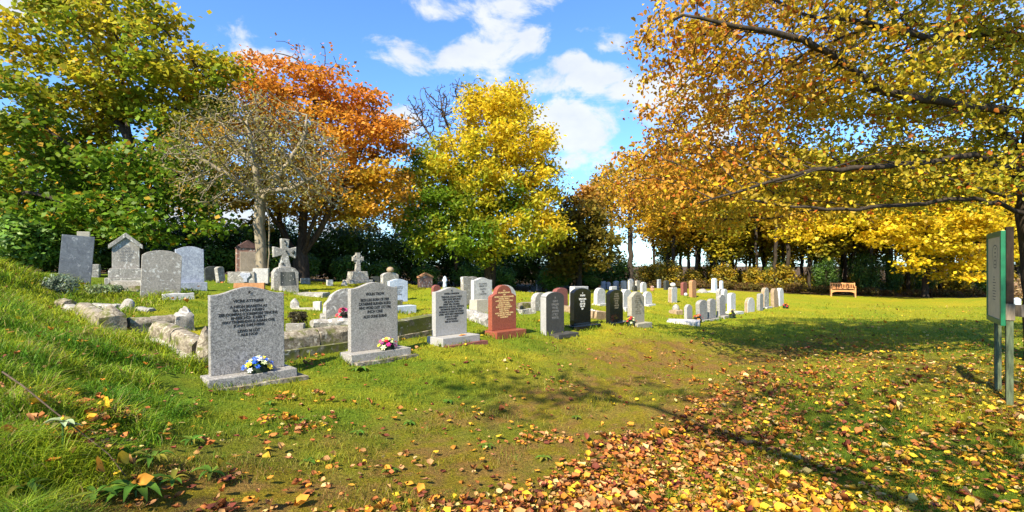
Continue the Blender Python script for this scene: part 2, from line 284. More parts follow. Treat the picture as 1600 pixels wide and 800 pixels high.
# label, px, py, Y, w, h, t, profile, material, base (w, h, d) or None, group, extras
STONES = [
 ('large grey swirled granite headstone with blue and white flowers on its base', 399, 599, 5.55, .765, 1.045, .085, 'ogee', 'granite', (.90, .105, .33), G_ROW,
  dict(text=([('VICRE ATTREAR', .5), ('', .3), ('A NEON BEARETH AS', .6), ('BA NON ARIEN', .5), ('ZER OOMFIAS O JOREMORE TENCINS', .95), ('INEDO DIBT', .62),
              ('WAY TREMENDOUS AGAIN OVE', .85), ('JOHN DM NERE', .5), ('', .3), ('LEWD M LOT', .36), ('ALE NOF', .28)], 'letter_black', .84), found=True)),
 ('warm grey granite headstone with pink and red flowers on its base', 598, 561, 6.75, .70, 1.01, .085, 'ogee', 'granite_warm', (.88, .105, .33), G_ROW,
  dict(text=([('VIOLIN TROW', .5), ('', .3), ('RICH LIAS BORN OF 1909', .75), ('CATHERINE BURNEN RODD', .85), ('WHO WORD DUST 1717 1986', .85), ('INCH CRIE', .4), ('', .15), ('ALSO DUNE BURNS', .62)], 'letter_black', .80), found=True)),
 ('smooth grey headstone covered in black lettering with a brown leaf on its base', 722, 538, 7.75, .61, .85, .095, 'ogee', 'grey_smooth', (.72, .115, .40), G_ROW,
  dict(text=([('ANGELA HANDSOM', .55), ('', .2), ('TREASUR JULIAN WILD', .75), ('DEW KING RETURNS', .65), ('HIS JUNE JOHN', .55), ('DEAR WILL NORMA', .6), ('PRECIOUS AND ALL RESTING', .9),
              ('SHOEMAKER PARSONS MAY', .8), ('HUSBAND JOSEPH OF STREET', .9), ('LIVED WITH BEST FRIENDSHIP', .9), ('JOHN B WEST', .5), ('ALWAYSLOVED', .38), ('RISE IN WHOLE', .48)], 'letter_black', .88), found='brown_stone')),
 ('polished red granite headstone with gold lettering and curved shoulders', 800, 528, 8.6, .56, .86, .10, 'shouldered', 'red_granite', (.68, .10, .34), G_ROW,
  dict(text=([('O', .1), ('IN LOVING MEMORY', .55), ('OF', .12), ('ERNEST AND EDITH HARRIS', .88), ('PASSED AWAY', .5), ('A KIND LOVING HUS', .8), ('AND FATHER', .5), ('DEARLY MISSED', .6), ('BORN IN DECEMBER', .75), ('AGED EIGHTY', .5),
              ('RESTING', .5), ('ALSO HIS BELOVED WIFE', .85), ('ALWAYS THERE', .62), ('GOODNIGHT', .36)], 'letter_gold', .88))),
 ('dark grey slate headstone with pale edge on a flat slate foot', 868, 525, 9.6, .52, .80, .15, 'arch', 'slate_grey', None, G_ROW,
  dict(text=([('IN', .12), ('MEMORY OF', .5), ('EDWARD JAMES', .75), ('WHO DIED', .6), ('AND ANNIE', .7), ('AT REST', .6), ('REUNITED', .7)], 'letter_grey', .55), side='grey_smooth', foot=True)),
 ('tall polished black headstone with silver lettering and a black base', 921, 513, 10.4, .55, .82, .11, 'arch', 'black', (.78, .075, .34), G_ROW,
  dict(text=([('A', .08), ('IN LOVING', .5), ('', .3), ('MEMORY OF A DEAR', .75), ('DAD  TED', .45), ('JOHN  1920', .55), ('DIED  1991', .45), ('RIP', .2)], 'letter_silver', .55))),
 ('black headstone with faint tan lettering and orange flowers at its foot', 972, 508, 11.4, .52, .78, .11, 'arch', 'black', (.66, .06, .3), G_ROW,
  dict(text=([('PRECIOUS', .5), ('MEMORIES', .6), ('OF OUR MUM', .7), ('LILY MAY', .5), ('ROSE', .4), ('AND DAD', .6), ('ASLEEP', .5)], 'letter_tan', .6))),
 ('beige limestone headstone with pointed top beside the two black headstones', 1008, 513, 12.3, .56, .86, .12, 'peak', 'beige', (.64, .11, .36), G_ROW,
  dict(text=([('IN MEMORY', .5), ('OF ALICE', .6), ('BELOVED', .7), ('WIFE OF', .7), ('HENRY', .5), ('DIED 1934', .7), ('ALSO', .3), ('HENRY', .6), ('PEACE', .6)], 'letter_tan', .75))),
 ('small grey headstone with dark flowers behind a flat pale slab', 1078, 502, 14.6, .34, .50, .09, 'peak', 'grey_smooth', None, G_FAR, {}),
 ('grey rough edged headstone leaning beside its narrow twin', 1106, 503, 15.3, .50, .64, .13, 'arch', 'granite', (.62, .05, .3), G_FAR, dict(roll=-5)),
 ('grey headstone with round top close beside the leaning one', 1121, 501, 15.9, .44, .66, .11, 'arch', 'granite', (.6, .05, .3), G_FAR, {}),
 ('grey headstone with yellow flowers at its foot', 1138, 497, 16.5, .46, .74, .11, 'peak', 'granite', (.6, .07, .34), G_FAR, {}),
 ('pale grey headstone standing on a wide stepped base', 1156, 491, 17.5, .42, .70, .13, 'arch', 'white_marble', (.72, .06, .4), G_FAR, {}),
 ('low white headstone with crumbling brown edge', 1174, 488, 18.5, .62, .52, .12, 'round', 'white_marble', None, G_FAR, dict(side='tan_stone')),
 ('plain grey upright headstone between the low white one and the stained one', 1190, 485, 19.4, .40, .64, .12, 'arch', 'granite', None, G_FAR, {}),
 ('tall round headstone stained brown, first of the end three', 1203, 482, 20.2, .50, .80, .14, 'round', 'old_stone', (.6, .05, .3), G_FAR, dict(side='tan_stone')),
 ('tan round headstone, middle of the end three', 1213, 480, 21.2, .46, .76, .14, 'round', 'tan_stone', None, G_FAR, {}),
 ('white round headstone, last of the end three', 1222, 478, 21.8, .52, .74, .16, 'round', 'white_marble', None, G_FAR, {}),
 # old stones on the bank
 ('blank dark slate headstone leaning in long grass at the top of the bank', 116, 443, 10.9, .54, 1.02, .07, 'flat', 'slate_blue', None, G_OLD, dict(roll=4, yaw=38)),
 ('pale grey headstone with dark stained arched top on a thin ledge', 251, 466, 10.3, .67, .98, .09, 'arch', 'lichen_stone', None, G_OLD, dict(roll=2, yaw=40)),
 ('blue grey marble headstone with shoulders and a low plinth', 299, 455, 12.4, .59, 1.08, .10, 'shoularch', 'blue_marble', (.68, .20, .26), G_OLD, dict(yaw=40)),
 ('small dark headstone half hidden in hedge shade', 333, 440, 15.5, .42, .46, .09, 'arch', 'dark_stone', None, G_OLD, {}),
 ('narrow leaning stone beside the small dark headstone', 348, 441, 15.2, .22, .48, .14, 'arch', 'old_stone', None, G_OLD, dict(roll=-9, yaw=70)),
 # middle lawn
 ('broken round shouldered headstone leaning behind red flowers', 541, 492, 9.6, .80, .55, .13, 'broken', 'old_stone', None, G_MID, dict(pitch=-8)),
 ('pale blue and white headstone raised on a grey stand', 631, 490, 12.0, .50, .80, .09, 'shoularch', 'pale_blue', (.7, .17, .36), G_MID, dict(stand=True)),
 ('weathered grey headstone topped by a brown ball behind the pale blue one', 611, 470, 14.8, .52, .82, .16, 'arch', 'old_stone', None, G_MID, dict(ball=True)),
 ('small pink and white gabled headstone before the dark hedge', 666, 452, 20.0, .62, .56, .14, 'gable', 'pink_stone', None, G_MID, dict(capmat=True)),
 ('tiny red arched stone peeping past the grey lettered headstone', 683, 463, 16.5, .30, .36, .12, 'round', 'brown_stone', None, G_MID, {}),
 ('grey two toned headstone just behind the white shouldered one', 736, 476, 14.0, .52, .78, .12, 'flatarch', 'lichen_stone', None, G_MID, {}),
 ('white shouldered headstone with worn carved panel behind the concrete block', 761, 483, 12.5, .60, .79, .11, 'ogee', 'white_marble', (.75, .05, .3), G_MID, {}),
 ('round topped pale grey headstone directly behind the red granite one', 791, 490, 11.2, .62, .64, .12, 'round', 'white_marble', None, G_MID, {}),
 ('reddish brown round topped headstone standing behind the dark grey slate one', 879, 481, 14.8, .50, .58, .16, 'arch', 'brown_stone', None, G_MID, {}),
 ('brown grey rounded stone hidden behind the dark grey slate headstone', 846, 488, 11.8, .42, .42, .14, 'round', 'old_stone', None, G_MID, {}),
 ('broad white flat topped headstone behind the tall black one', 908, 488, 13.0, .56, .68, .16, 'flat', 'white_marble', None, G_MID, {}),
 ('narrow white headstone between the two black headstones', 944, 478, 17.0, .50, .58, .14, 'round', 'white_marble', (.55, .06, .3), G_MID, {}),
 ('short white stone seen over the second black headstone', 960, 463, 21.0, .38, .42, .12, 'flat', 'white_marble', None, G_MID, {}),
 ('tall white headstone with rounded top behind the second black headstone', 986, 486, 15.2, .50, .64, .14, 'round', 'white_marble', (.58, .12, .3), G_MID, {}),
 ('white arched headstone just past the beige pointed one', 1019, 477, 17.6, .46, .48, .12, 'round', 'white_marble', (.5, .05, .3), G_MID, {}),
 ('broken white headstone with a round ball on top standing alone on the lawn', 1054, 473, 20.0, .44, .62, .16, 'brokentop', 'white_marble', None, G_MID, dict(ball='white_marble', side='tan_stone')),
 ('slim brick red headstone next to the small white ball', 1071, 462, 24.0, .40, .62, .14, 'arch', 'brown_stone', None, G_MID, {}),
 ('taller orange red headstone with long shadow near the woodland', 1085, 466, 23.5, .46, .78, .16, 'arch', 'brown_stone', None, G_MID, dict(mat2='orange_stone')),
 ('low pale stone behind the far row, first of a pair', 1127, 472, 21.6, .42, .54, .14, 'round', 'old_stone', None, G_MID, {}),
 ('whiter stone behind the far row, second of a pair', 1134, 474, 20.8, .38, .58, .13, 'round', 'white_marble', None, G_MID, {}),
 # woodland edge
 ('rectangular blue grey stone at the hedge foot, apart from three round ones', 843, 454, 32.0, .42, .66, .12, 'flat', 'blue_marble', None, G_BACK, {}),
 ('pinkish white round stone at the hedge foot, first of three', 857, 454, 32.0, .40, .56, .12, 'round', 'white_marble', None, G_BACK, {}),
 ('grey round stone at the hedge foot, middle of three', 868, 453, 33.0, .40, .54, .12, 'round', 'blue_marble', None, G_BACK, {}),
 ('white round stone at the hedge foot, last of three', 874, 453.5, 32.0, .48, .54, .12, 'round', 'white_marble', None, G_BACK, {}),
 ('dark stone standing in hedge shade beyond the broad white headstone', 909, 447, 34.0, .40, .50, .12, 'flat', 'dark_stone', None, G_BACK, {}),
 ('slim blue grey stone in shade, start of the pale row before the trees', 944, 452, 31.5, .36, .50, .12, 'flat', 'blue_marble', None, G_BACK, {}),
 ('dim grey round stone second along the pale row before the trees', 951.5, 452, 32.0, .42, .46, .12, 'round', 'blue_marble', None, G_BACK, {}),
 ('grey shouldered stone third along the pale row before the trees', 964, 453, 31.0, .50, .56, .12, 'shoularch', 'blue_marble', None, G_BACK, {}),
 ('pale narrow stone fourth along the pale row before the trees', 975.5, 453, 31.0, .46, .56, .12, 'arch', 'white_marble', None, G_BACK, {}),
 ('tallest white stone of the pale row before the trees', 987, 453, 30.0, .46, .66, .12, 'arch', 'white_marble', None, G_BACK, {}),
 ('grey stone behind the small dark one in the pale row', 998, 454, 30.0, .44, .58, .12, 'arch', 'lichen_stone', None, G_BACK, {}),
 ('small dark stone in front of the pale row before the trees', 993.5, 455, 28.5, .34, .32, .14, 'round', 'dark_stone', None, G_BACK, {}),
 ('bright white round stone at the end of the pale row', 1007, 457, 28.0, .46, .56, .14, 'round', 'white_marble', None, G_BACK, {}),
 ('lone slim blue grey stone close under the trees', 1031, 450, 33.5, .34, .56, .12, 'flat', 'blue_marble', None, G_BACK, {}),
 ('dark green black stone in tree shade next to the slim blue grey one', 1043, 453, 31.5, .42, .58, .16, 'arch', 'dark_stone', None, G_BACK, {}),
]
# other objects: (key, px, py, Y)
SPOT = {
 'cross': (446, 456, 15.2), 'celtic': (559, 442, 22.0), 'gabled': (197, 447, 13.6), 'boxtomb': (208, 455, 12.2), 'pillar': (131, 430, 14.5),
 'pinkpanel': (387, 430, 17.5), 'paleblock': (384, 443, 15.6), 'orangekerb': (390, 451, 14.3), 'ledge': (266, 466, 10.0),
 'block1': (477, 443, 17.5), 'block2': (515, 446, 17.5), 'block3': (538, 446, 18.5), 'block4': (586, 441, 22.5), 'whitestone': (40, 433, 11.5),
 'chunk1': (461, 483, 10.6), 'post_white': (496, 483, 10.6), 'flatkerb': (488, 461, 13.5), 'vase': (695, 449, 19.0),
 'concrete': (748, 492, 11.0), 'rock1': (827, 461, 27.0), 'boulder': (833, 458, 28.5), 'slabkerb': (888, 489, 13.4), 'lichenlump': (822, 480, 12.0), 'lichenlump2': (822, 489, 11.4),
 'pebblegrave': (938, 500, 12.3), 'dome': (1056, 491, 16.6), 'obelisk': (1116, 457, 27.0), 'obelisk2': (1127, 454, 29.0), 'urn': (1143, 468, 22.0), 'mound': (1097, 457, 26.0),
 'ball': (1071.5, 461, 23.6), 'flatslab': (1068, 506, 14.0), 'bench': (1317, 463.5, 31.5), 'orangeurn': (1019, 455, 29.0),
 'k1': (126, 497, 8.4), 'k2': (174, 527, 7.2), 'k3': (287, 515, 7.9), 'k4': (245, 530, 6.95), 'k5': (323, 572, 6.05), 'k6': (550, 541, 7.45), 'k7': (103, 486, 8.7),
 'k8': (200, 483, 9.0), 'k8b': (148, 482, 9.2), 'k9': (223, 482, 8.8), 'm1': (612, 531, 8.2), 'm2': (684, 519, 9.1), 's1': (733, 494, 10.3), 's2': (768, 509, 9.3),
 'i1': (487, 513, 8.7), 'i2': (552, 512, 9.1), 'i3': (500, 503, 9.4), 'i4': (556, 503, 9.7), 'wreath': (465, 511, 8.3), 'iblock': (462, 517, 8.1),
 'redflowers': (537, 493, 9.2), 'lav': (88, 470, 9.4), 'fern': (166, 466, 10.4), 'b1': (1577, 630, 5.6), 'b2': (1559, 612, 6.1), 'trunk': (1612, 566, 8.2),
 'brownbush': (1589, 468, 24.0), 'whitepost': (1589, 478, 21.0), 'greytrunk': (411, 443, 16.0),
}
CTRL = [(px2x(s[1], s[3]), s[3], py2z(s[2], s[3])) for s in STONES] + [tuple(P3(*v)) for v in SPOT.values()]
CTRL += [tuple(P3(*v)) for v in [(0, 417, 9), (0, 470, 6.5), (0, 560, 4.2), (0, 650, 3.1), (0, 800, 2.35), (100, 560, 4.8), (200, 560, 5.4), (200, 640, 4.25),
   (300, 700, 3.5), (300, 640, 4.7), (320, 615, 5.1), (200, 800, 2.55), (400, 800, 2.8), (700, 800, 3.15), (1000, 800, 3.3), (1300, 800, 3.35), (1600, 800, 3.4), (700, 650, 5.25), (900, 600, 6.8),
   (1100, 600, 6.95), (1300, 600, 7.0), (1300, 520, 12.5), (1500, 480, 22), (1300, 467, 30), (1500, 466, 31), (1580, 475, 24), (100, 428, 16), (0, 422, 20),
   (500, 446, 20), (600, 444, 26), (800, 447, 33), (950, 449, 36), (1500, 510, 13.5), (1400, 560, 8.8), (60, 440, 9.2), (1150, 545, 10.0), (1000, 560, 9.0)]]
CTRL += [(0, 0, 0.02), (-4, 0, .75), (4, 0, 0), (0, -12, 0), (-12, -4, 1.8), (-14, 8, 2.0), (-24, 12, 2.3), (20, 8, 0), (20, -6, 0), (-50, 60, 1.3), (0, 75, -.2), (50, 75, -.5), (45, 30, -.3), (-50, 25, 2.4), (70, 10, 0), (-60, -10, 2)]
CTRL = np.array(CTRL)
# earth thrown up in front of the black headstones
def _rbf_fit(c, lam):
    n = len(c); d = np.hypot(c[:, None, 0] - c[None, :, 0], c[:, None, 1] - c[None, :, 1])
    K = np.where(d > 0, d * d * np.log(d + 1e-9), 0) + lam * np.eye(n); Pm = np.c_[np.ones(n), c[:, :2]]
    A = np.zeros((n + 3, n + 3)); A[:n, :n] = K; A[:n, n:] = Pm; A[n:, :n] = Pm.T
    return np.linalg.solve(A, np.r_[c[:, 2], 0, 0, 0])
_RB = _rbf_fit(CTRL, 0.25)
def hz(x, y, bumps=True):
    """ground height"""
    x = np.asarray(x, float); y = np.asarray(y, float); sh = x.shape; x = x.ravel(); y = y.ravel(); out_ = np.zeros(len(x))
    for i in range(0, len(x), 20000):
        xs, ys = x[i:i + 20000], y[i:i + 20000]
        d2 = (xs[:, None] - CTRL[None, :, 0]) ** 2 + (ys[:, None] - CTRL[None, :, 1]) ** 2
        K = 0.5 * d2 * np.log(d2 + 1e-12)
        out_[i:i + 20000] = K @ _RB[:-3] + _RB[-3] + _RB[-2] * xs + _RB[-1] * ys
    far = np.maximum(np.hypot(x, y - 10) - 40, 0); k = np.clip(far / 30, 0, 1); k = k * k * (3 - 2 * k)
    base = np.where(x < 0, np.clip(-x * 0.03, 0, 1.5), 0) - 0.4
    out_ = out_ * (1 - k) + base * k
    if bumps:
        near = np.clip(1.4 - y / 30, 0.15, 1)
        out_ = out_ + near * (0.022 * vnoise(x, y, 0.9, 1) + 0.012 * vnoise(x, y, 0.3, 2, 2))
        u = (x - 2.3) * .70 + (y - 9.1) * .71; v = -(x - 2.3) * .71 + (y - 9.1) * .70
        out_ = out_ + 0.13 * np.exp(-(u / 1.5) ** 2 - (v / .5) ** 2) * (1 + .35 * vnoise(x, y, .35, 5, 2))
    return out_.reshape(sh)
def hz1(x, y, b=True): return float(hz(np.array([x]), np.array([y]), b)[0])
def spot(k):
    px, py, Y = SPOT[k]; x = px2x(px, Y); return Vector((x, Y, hz1(x, Y)))

# ---- what grows or lies where, all in ground metres
def litter_density(x, y):
    """how thick the fallen leaves lie, 0 to 1"""
    e = x - (-0.35 + 0.80 * (y - 3.0)) + 0.25 * vnoise(x, y, 1.2, 11)       # distance to the right of the litter's edge line
    band = sstep(-.25, .35, e) * (1 - 0.62 * sstep(.6, 2.2, e))
    far = 1 - 0.80 * sstep(8.5, 15, y)
    pock = sstep(.25, .75, vnoise(x, y, 1.1, 12)) * .28
    tree = np.exp(-((x - 8) ** 2 + (y - 8) ** 2) / 12) * .3
    return np.clip((band + tree) * far + pock * (1 - sstep(12, 20, y)) * (x > -3.2) + 0.04, 0, 1) * (0.65 + 0.35 * vnoise(x, y, .5, 13))
def bank(x, y):
    """1 on the rough grassy bank"""
    return sstep(0.1, 0.55, -(x + 2.0 + 0.42 * (y - 3.2)) + .12 * vnoise(x, y, 1.0, 14)) * (1 - sstep(5.6, 8.0, y) * sstep(-7.5, -5.8, x))
def dry(x, y):
    """brown dead grass and moss between the stones and the litter"""
    e = x - (-0.35 + 0.80 * (y - 3.0))
    a = sstep(-3.0, -1.3, e) * (1 - sstep(0.2, 1.0, e)) * (1 - sstep(9, 12, y))
    mound = np.exp(-(((x - 2.3) * .70 + (y - 9.1) * .71) / 1.7) ** 2 - ((-(x - 2.3) * .71 + (y - 9.1) * .70) / .65) ** 2)
    path = np.exp(-((x - 6.2 - .1 * (y - 6)) / .9) ** 2) * (1 - sstep(8, 11, y)) * .8
    return np.clip(a * (.80 + .6 * vnoise(x, y, .9, 15)) + 1.2 * mound + path * (.7 + .5 * vnoise(x, y, .6, 16)), 0, 1)
def woodfloor(x, y):
    edge = 34.0 - 0.06 * np.clip(x, -40, 40) + .8 * vnoise(x, y, 4, 17)
    left = 18.5 + (x + 14) * 0.72 + .5 * vnoise(x, y, 3, 18)
    return sstep(-.6, .8, y - np.minimum(edge, np.maximum(left, 17)))

# ---------------------------------------------------------------- ground sheet
def axis(parts):
    a = np.concatenate(parts); a = np.unique(np.round(a, 4)); return a
gx = axis([np.arange(-9, 9.01, .075), np.arange(-42, -9, .5), np.arange(9, 42, .5), -np.geomspace(42, 900, 18), np.geomspace(42, 900, 18)])
gy = axis([np.arange(-20, 2, 1.0), np.arange(2, 14, .07), np.arange(14, 50, .3), np.geomspace(50, 1500, 24)])
X, Y_ = np.meshgrid(gx, gy); Zg = hz(X, Y_)
nx, ny = len(gx), len(gy)
idx = np.arange(nx * ny).reshape(ny, nx)
faces = np.stack([idx[:-1, :-1], idx[:-1, 1:], idx[1:, 1:], idx[1:, :-1]], -1).reshape(-1, 4)
V = np.stack([X, Y_, Zg], -1).reshape(-1, 3); xf, yf = V[:, 0], V[:, 1]
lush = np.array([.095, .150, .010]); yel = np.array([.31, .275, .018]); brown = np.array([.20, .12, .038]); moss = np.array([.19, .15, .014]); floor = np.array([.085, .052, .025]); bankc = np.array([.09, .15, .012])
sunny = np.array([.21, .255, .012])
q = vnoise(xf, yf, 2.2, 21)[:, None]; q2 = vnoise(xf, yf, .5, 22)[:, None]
c = lush + (sunny - lush) * sstep(6, 14, yf)[:, None]  # sunlit brightness of the farther lawn is painted into the turf colour
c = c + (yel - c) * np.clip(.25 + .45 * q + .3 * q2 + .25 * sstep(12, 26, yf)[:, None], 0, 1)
dd = dry(xf, yf)[:, None]; c = c + (np.where(q2 + .9 * vnoise(xf, yf, .16, 27, 2)[:, None] > 0.05, brown, moss) - c) * np.clip(dd * 1.05, 0, .95)
ld = litter_density(xf, yf)[:, None]; c = c + (np.array([.11, .075, .02]) - c) * np.clip(ld * .5, 0, .6)
bk = bank(xf, yf)[:, None]; c = c + (bankc - c) * bk * .8
wf = woodfloor(xf, yf)[:, None]; c = c + (floor - c) * wf
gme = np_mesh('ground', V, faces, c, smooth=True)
m, nt = mat_new('turf'); b = NB(nt)
a = b.n('ShaderNodeAttribute', attribute_name='col'); g = b.n('ShaderNodeNewGeometry')
f1 = b.noise(g.outputs['Position'], 38, 6, 0.7, 0.6); f2 = b.noise(g.outputs['Position'], 6, 5, 0.65, 0.3); f3 = b.noise(g.outputs['Position'], 150, 3, 0.7)
col = b.mix(1.0, a.outputs['Color'], b.ramp(f1, [(0.25, (.38, .40, .30)), (0.5, (.95, .95, .9)), (0.72, (1.7, 1.55, 1.3))]), 'MULTIPLY')
col = b.mix(b.map(f2, .52, .72, 0, .55), col, b.mix(1.0, a.outputs['Color'], (1.25, .80, .8), 'MULTIPLY'))
col = b.mix(1.0, col, b.ramp(f3, [(0.3, (.55, .58, .5)), (0.7, (1.35, 1.3, 1.2))]), 'MULTIPLY')
b.finish(col, 0.95, 0.1, f1, 1.0, 0.03)
ground = link('ground', gme, m, kind='structure')

# ---------------------------------------------------------------- headstones
def profile(kind, w, h):
    a = w / 2; pts = []
    if kind == 'flat': top = [(-a, h), (a, h)]
    elif kind == 'flatarch': top = [(-a, h * .99), (-a * .35, h), (-.1 * a, h * .975), (a * .5, h * .985), (a, h * .955)]
    elif kind == 'ogee':
        r = h * .085; top = [(-a, h - r)] + [(a * t, h - r + r * (0.5 + 0.5 * math.cos(math.pi * min(1, abs(t) / .93)))) for t in np.linspace(-.93, .93, 19)] + [(a, h - r)]
    elif kind == 'arch':
        r = w * .16; top = [(a * t, h - r + r * (math.sqrt(max(0, 1 - (t * .92) ** 2)) - math.sqrt(1 - .92 ** 2)) / (1 - math.sqrt(1 - .92 ** 2))) for t in np.linspace(-1, 1, 15)]
    elif kind == 'round': top = [(a * -math.cos(t), h - a * .8 + a * .8 * math.sin(t)) for t in np.linspace(0, math.pi, 15)]
    elif kind == 'peak': top = [(-a, h - w * .22), (-a * .82, h - w * .19), (-a * .5, h - w * .07), (-a * .2, h - w * .012), (0, h), (a * .2, h - w * .012), (a * .5, h - w * .07), (a * .82, h - w * .19), (a, h - w * .22)]
    elif kind == 'shouldered':
        r = w * .31; zc = h - r; top = [(-a, zc - .04 * w)] + [(-a + (a - r) * t, zc - .04 * w + .10 * w * math.sin(t * math.pi / 2) * .9) for t in (.3, .65, .95)]
        top += [(-r * math.cos(t), zc + .05 * w + (r - .05 * w) * math.sin(t)) for t in np.linspace(.06, math.pi - .06, 13)]
        top += [(a - (a - r) * t, zc - .04 * w + .10 * w * math.sin(t * math.pi / 2) * .9) for t in (.95, .65, .3)] + [(a, zc - .04 * w)]
    elif kind == 'shoularch':
        r = w * .12; s_ = .88; top = [(-a, h - r * 1.1), (-a * .95, h - r * .95)] + [(a * s_ * t, h - r * t * t) for t in np.linspace(-1, 1, 11)] + [(a * .95, h - r * .95), (a, h - r * 1.1)]
    elif kind == 'gable': top = [(-a, h * .80), (0, h), (a, h * .80)]
    elif kind == 'broken': top = [(-a * .96, h * .28), (-a * .92, h * .52), (-a * .72, h * .66), (-a * .60, h * .80), (-a * .38, h * .90), (-a * .1, h * .98), (a * .25, h), (a * .7, h * .93), (a, h * .8)]
    elif kind == 'brokentop': top = [(-a, h * .86), (-a * .9, h * .95), (-a * .5, h * .97), (0, h * .93), (a * .4, h), (a * .9, h * .97), (a, h * .9)]
    return [(-a, 0.0)] + top + [(a, 0.0)]
def slab_mesh(pts, t, bev=.006, nfront=True, side=False, wob=0):
    """outline (x, z) given thickness t along y; side faces take material slot 1 when side"""
    bm = bmesh.new(); vs = [bm.verts.new((x + (random.uniform(-wob, wob)), -t / 2, z)) for x, z in pts]; f = bm.faces.new(vs)
    r = bmesh.ops.extrude_face_region(bm, geom=[f]); nv = [e for e in r['geom'] if isinstance(e, bmesh.types.BMVert)]
    bmesh.ops.translate(bm, verts=nv, vec=(0, t, 0)); bmesh.ops.recalc_face_normals(bm, faces=bm.faces)
    if side:
        for f in bm.faces:
            if abs(f.normal.y) < .5: f.material_index = 1
    if bev > 0:
        ed = [e for e in bm.edges if len(e.link_faces) == 2 and e.calc_face_angle(0) > .6]
        bmesh.ops.bevel(bm, geom=ed, offset=bev, segments=2, affect='EDGES', profile=.6)
    return bm_mesh(bm, 'slab')
def box_bm(bm, x0, x1, y0, y1, z0, z1):
    v = [bm.verts.new(p) for p in [(x0, y0, z0), (x1, y0, z0), (x1, y1, z0), (x0, y1, z0), (x0, y0, z1), (x1, y0, z1), (x1, y1, z1), (x0, y1, z1)]]
    for q in [(0, 3, 2, 1), (4, 5, 6, 7), (0, 1, 5, 4), (1, 2, 6, 5), (2, 3, 7, 6), (3, 0, 4, 7)]: bm.faces.new([v[i] for i in q])
def box_mesh(x0, x1, y0, y1, z0, z1, bev=.008, seg=2):
    bm = bmesh.new(); box_bm(bm, x0, x1, y0, y1, z0, z1)
    if bev: bmesh.ops.bevel(bm, geom=list(bm.edges), offset=bev, segments=seg, affect='EDGES', profile=.6)
    return bm_mesh(bm, 'block')
def rough_mesh(dx, dy, dz, amp=.02, cuts=5, seed=0, top='flat', freq=4.0, taper=0.0, z0=0.0):
    """weathered block, base at z0: every face subdivided and broken up by noise"""
    bm = bmesh.new(); bmesh.ops.create_cube(bm, size=1.0); long_ = max(dx, dy)
    bmesh.ops.subdivide_edges(bm, edges=list(bm.edges), cuts=cuts, use_grid_fill=True)
    o = Vector((seed * 3.7, seed * 1.3, seed * 7.1))
    for v in bm.verts:
        p = v.co.copy(); u = p.z + .5; k = 1 - taper * u
        q = Vector((p.x * dx * k, p.y * dy * k, u * dz + z0))
        if top == 'round': q.z = z0 + dz * (u if u < .5 else .5 + (u - .5) * (1 - max(0, abs(p.y) * 2 - .55) * .9) )
        elif top == 'peak': q.z = z0 + dz * (u if u < .6 else .6 + (u - .6) * (1.15 - .85 * max(abs(p.x), abs(p.y)) * 2))
        elif top == 'dome':
            rr = math.hypot(p.x, p.y) * 2; q.z = z0 + dz * u * (1 - .55 * rr * rr * u)
        n = mnoise.noise_vector(q * freq + o) * amp + mnoise.noise_vector(q * freq * 3.1 + o) * amp * .45
        v.co = q + n
    me = bm_mesh(bm, 'stone', smooth=True); me.set_sharp_from_angle(angle=math.radians(38)); return me
def ball_mesh(r, seg=14, sq=1.0, noise=0.0, seed=0):
    bm = bmesh.new(); bmesh.ops.create_uvsphere(bm, u_segments=seg, v_segments=max(6, seg // 2 + 2), radius=r)
    for v in bm.verts:
        v.co.z *= sq
        if noise: v.co += mnoise.noise_vector(v.co * 5 + Vector((seed, 0, seed * 2))) * noise
    return bm_mesh(bm, 'ball', smooth=True)
def lathe_mesh(prof, seg=16):
    vs = []; fs = []
    for r, z in prof:
        for i in range(seg): vs.append((r * math.cos(2 * math.pi * i / seg), r * math.sin(2 * math.pi * i / seg), z))
    for j in range(len(prof) - 1):
        for i in range(seg):
            k = (i + 1) % seg; fs.append((j * seg + i, j * seg + k, (j + 1) * seg + k, (j + 1) * seg + i))
    return np_mesh('turned', np.array(vs), np.array(fs), smooth=True)
def text_mesh(s, size, ext=.0012, fit=None):
    cu = bpy.data.curves.new('lettering', 'FONT'); cu.body = s; cu.size = size; cu.align_x = 'CENTER'; cu.extrude = ext; cu.resolution_u = 2; cu.offset = size * .035
    o = bpy.data.objects.new('lettering', cu); COL.objects.link(o); dg = bpy.context.evaluated_depsgraph_get(); dg.update()
    me = bpy.data.meshes.new_from_object(o.evaluated_get(dg)); bpy.data.objects.remove(o)
    return me
def inscription(lines, w, top, bottom, front_y):
    """one carved text: each line centred and stretched to its share of the width; upright on the face at y=front_y"""
    hts = [1.0 if s else .5 for s, f in lines]; hts = [h_ if s else f * 1.6 for h_, (s, f) in zip(hts, lines)]
    step = (top - bottom) / sum(hts); z = top; out_ = []
    for h_, (s, f) in zip(hts, lines):
        z -= step * h_
        if not s: continue
        me = text_mesh(s, step * 1.0); vs = me.vertices; out_.append(me)
        xs = [v.co.x for v in vs]; wd = max(xs) - min(xs); mid = (max(xs) + min(xs)) / 2; k = min(w * f / wd, 1.6)
        for v in vs: v.co = Vector(((v.co.x - mid) * k, front_y - v.co.z, z + v.co.y + step * .12))
    return out_
def lettering(root, meshes, mat):
    tb = [c_ for c_ in root.children if c_.name.startswith('tablet')][0]
    for me in meshes: link('inscription_line', me, M[mat], tb, (-tb.location.x, -tb.location.y, -tb.location.z))
RECT = []
BARE = []; FOOT = []          # footprints kept free of grass: x, y, radius
DEF_LINES = [('IN LOVING', .5), ('MEMORY OF', .55), ('', .2), ('A DEAR', .4), ('HUSBAND AND', .7), ('FATHER', .45), ('AT REST', .5)]
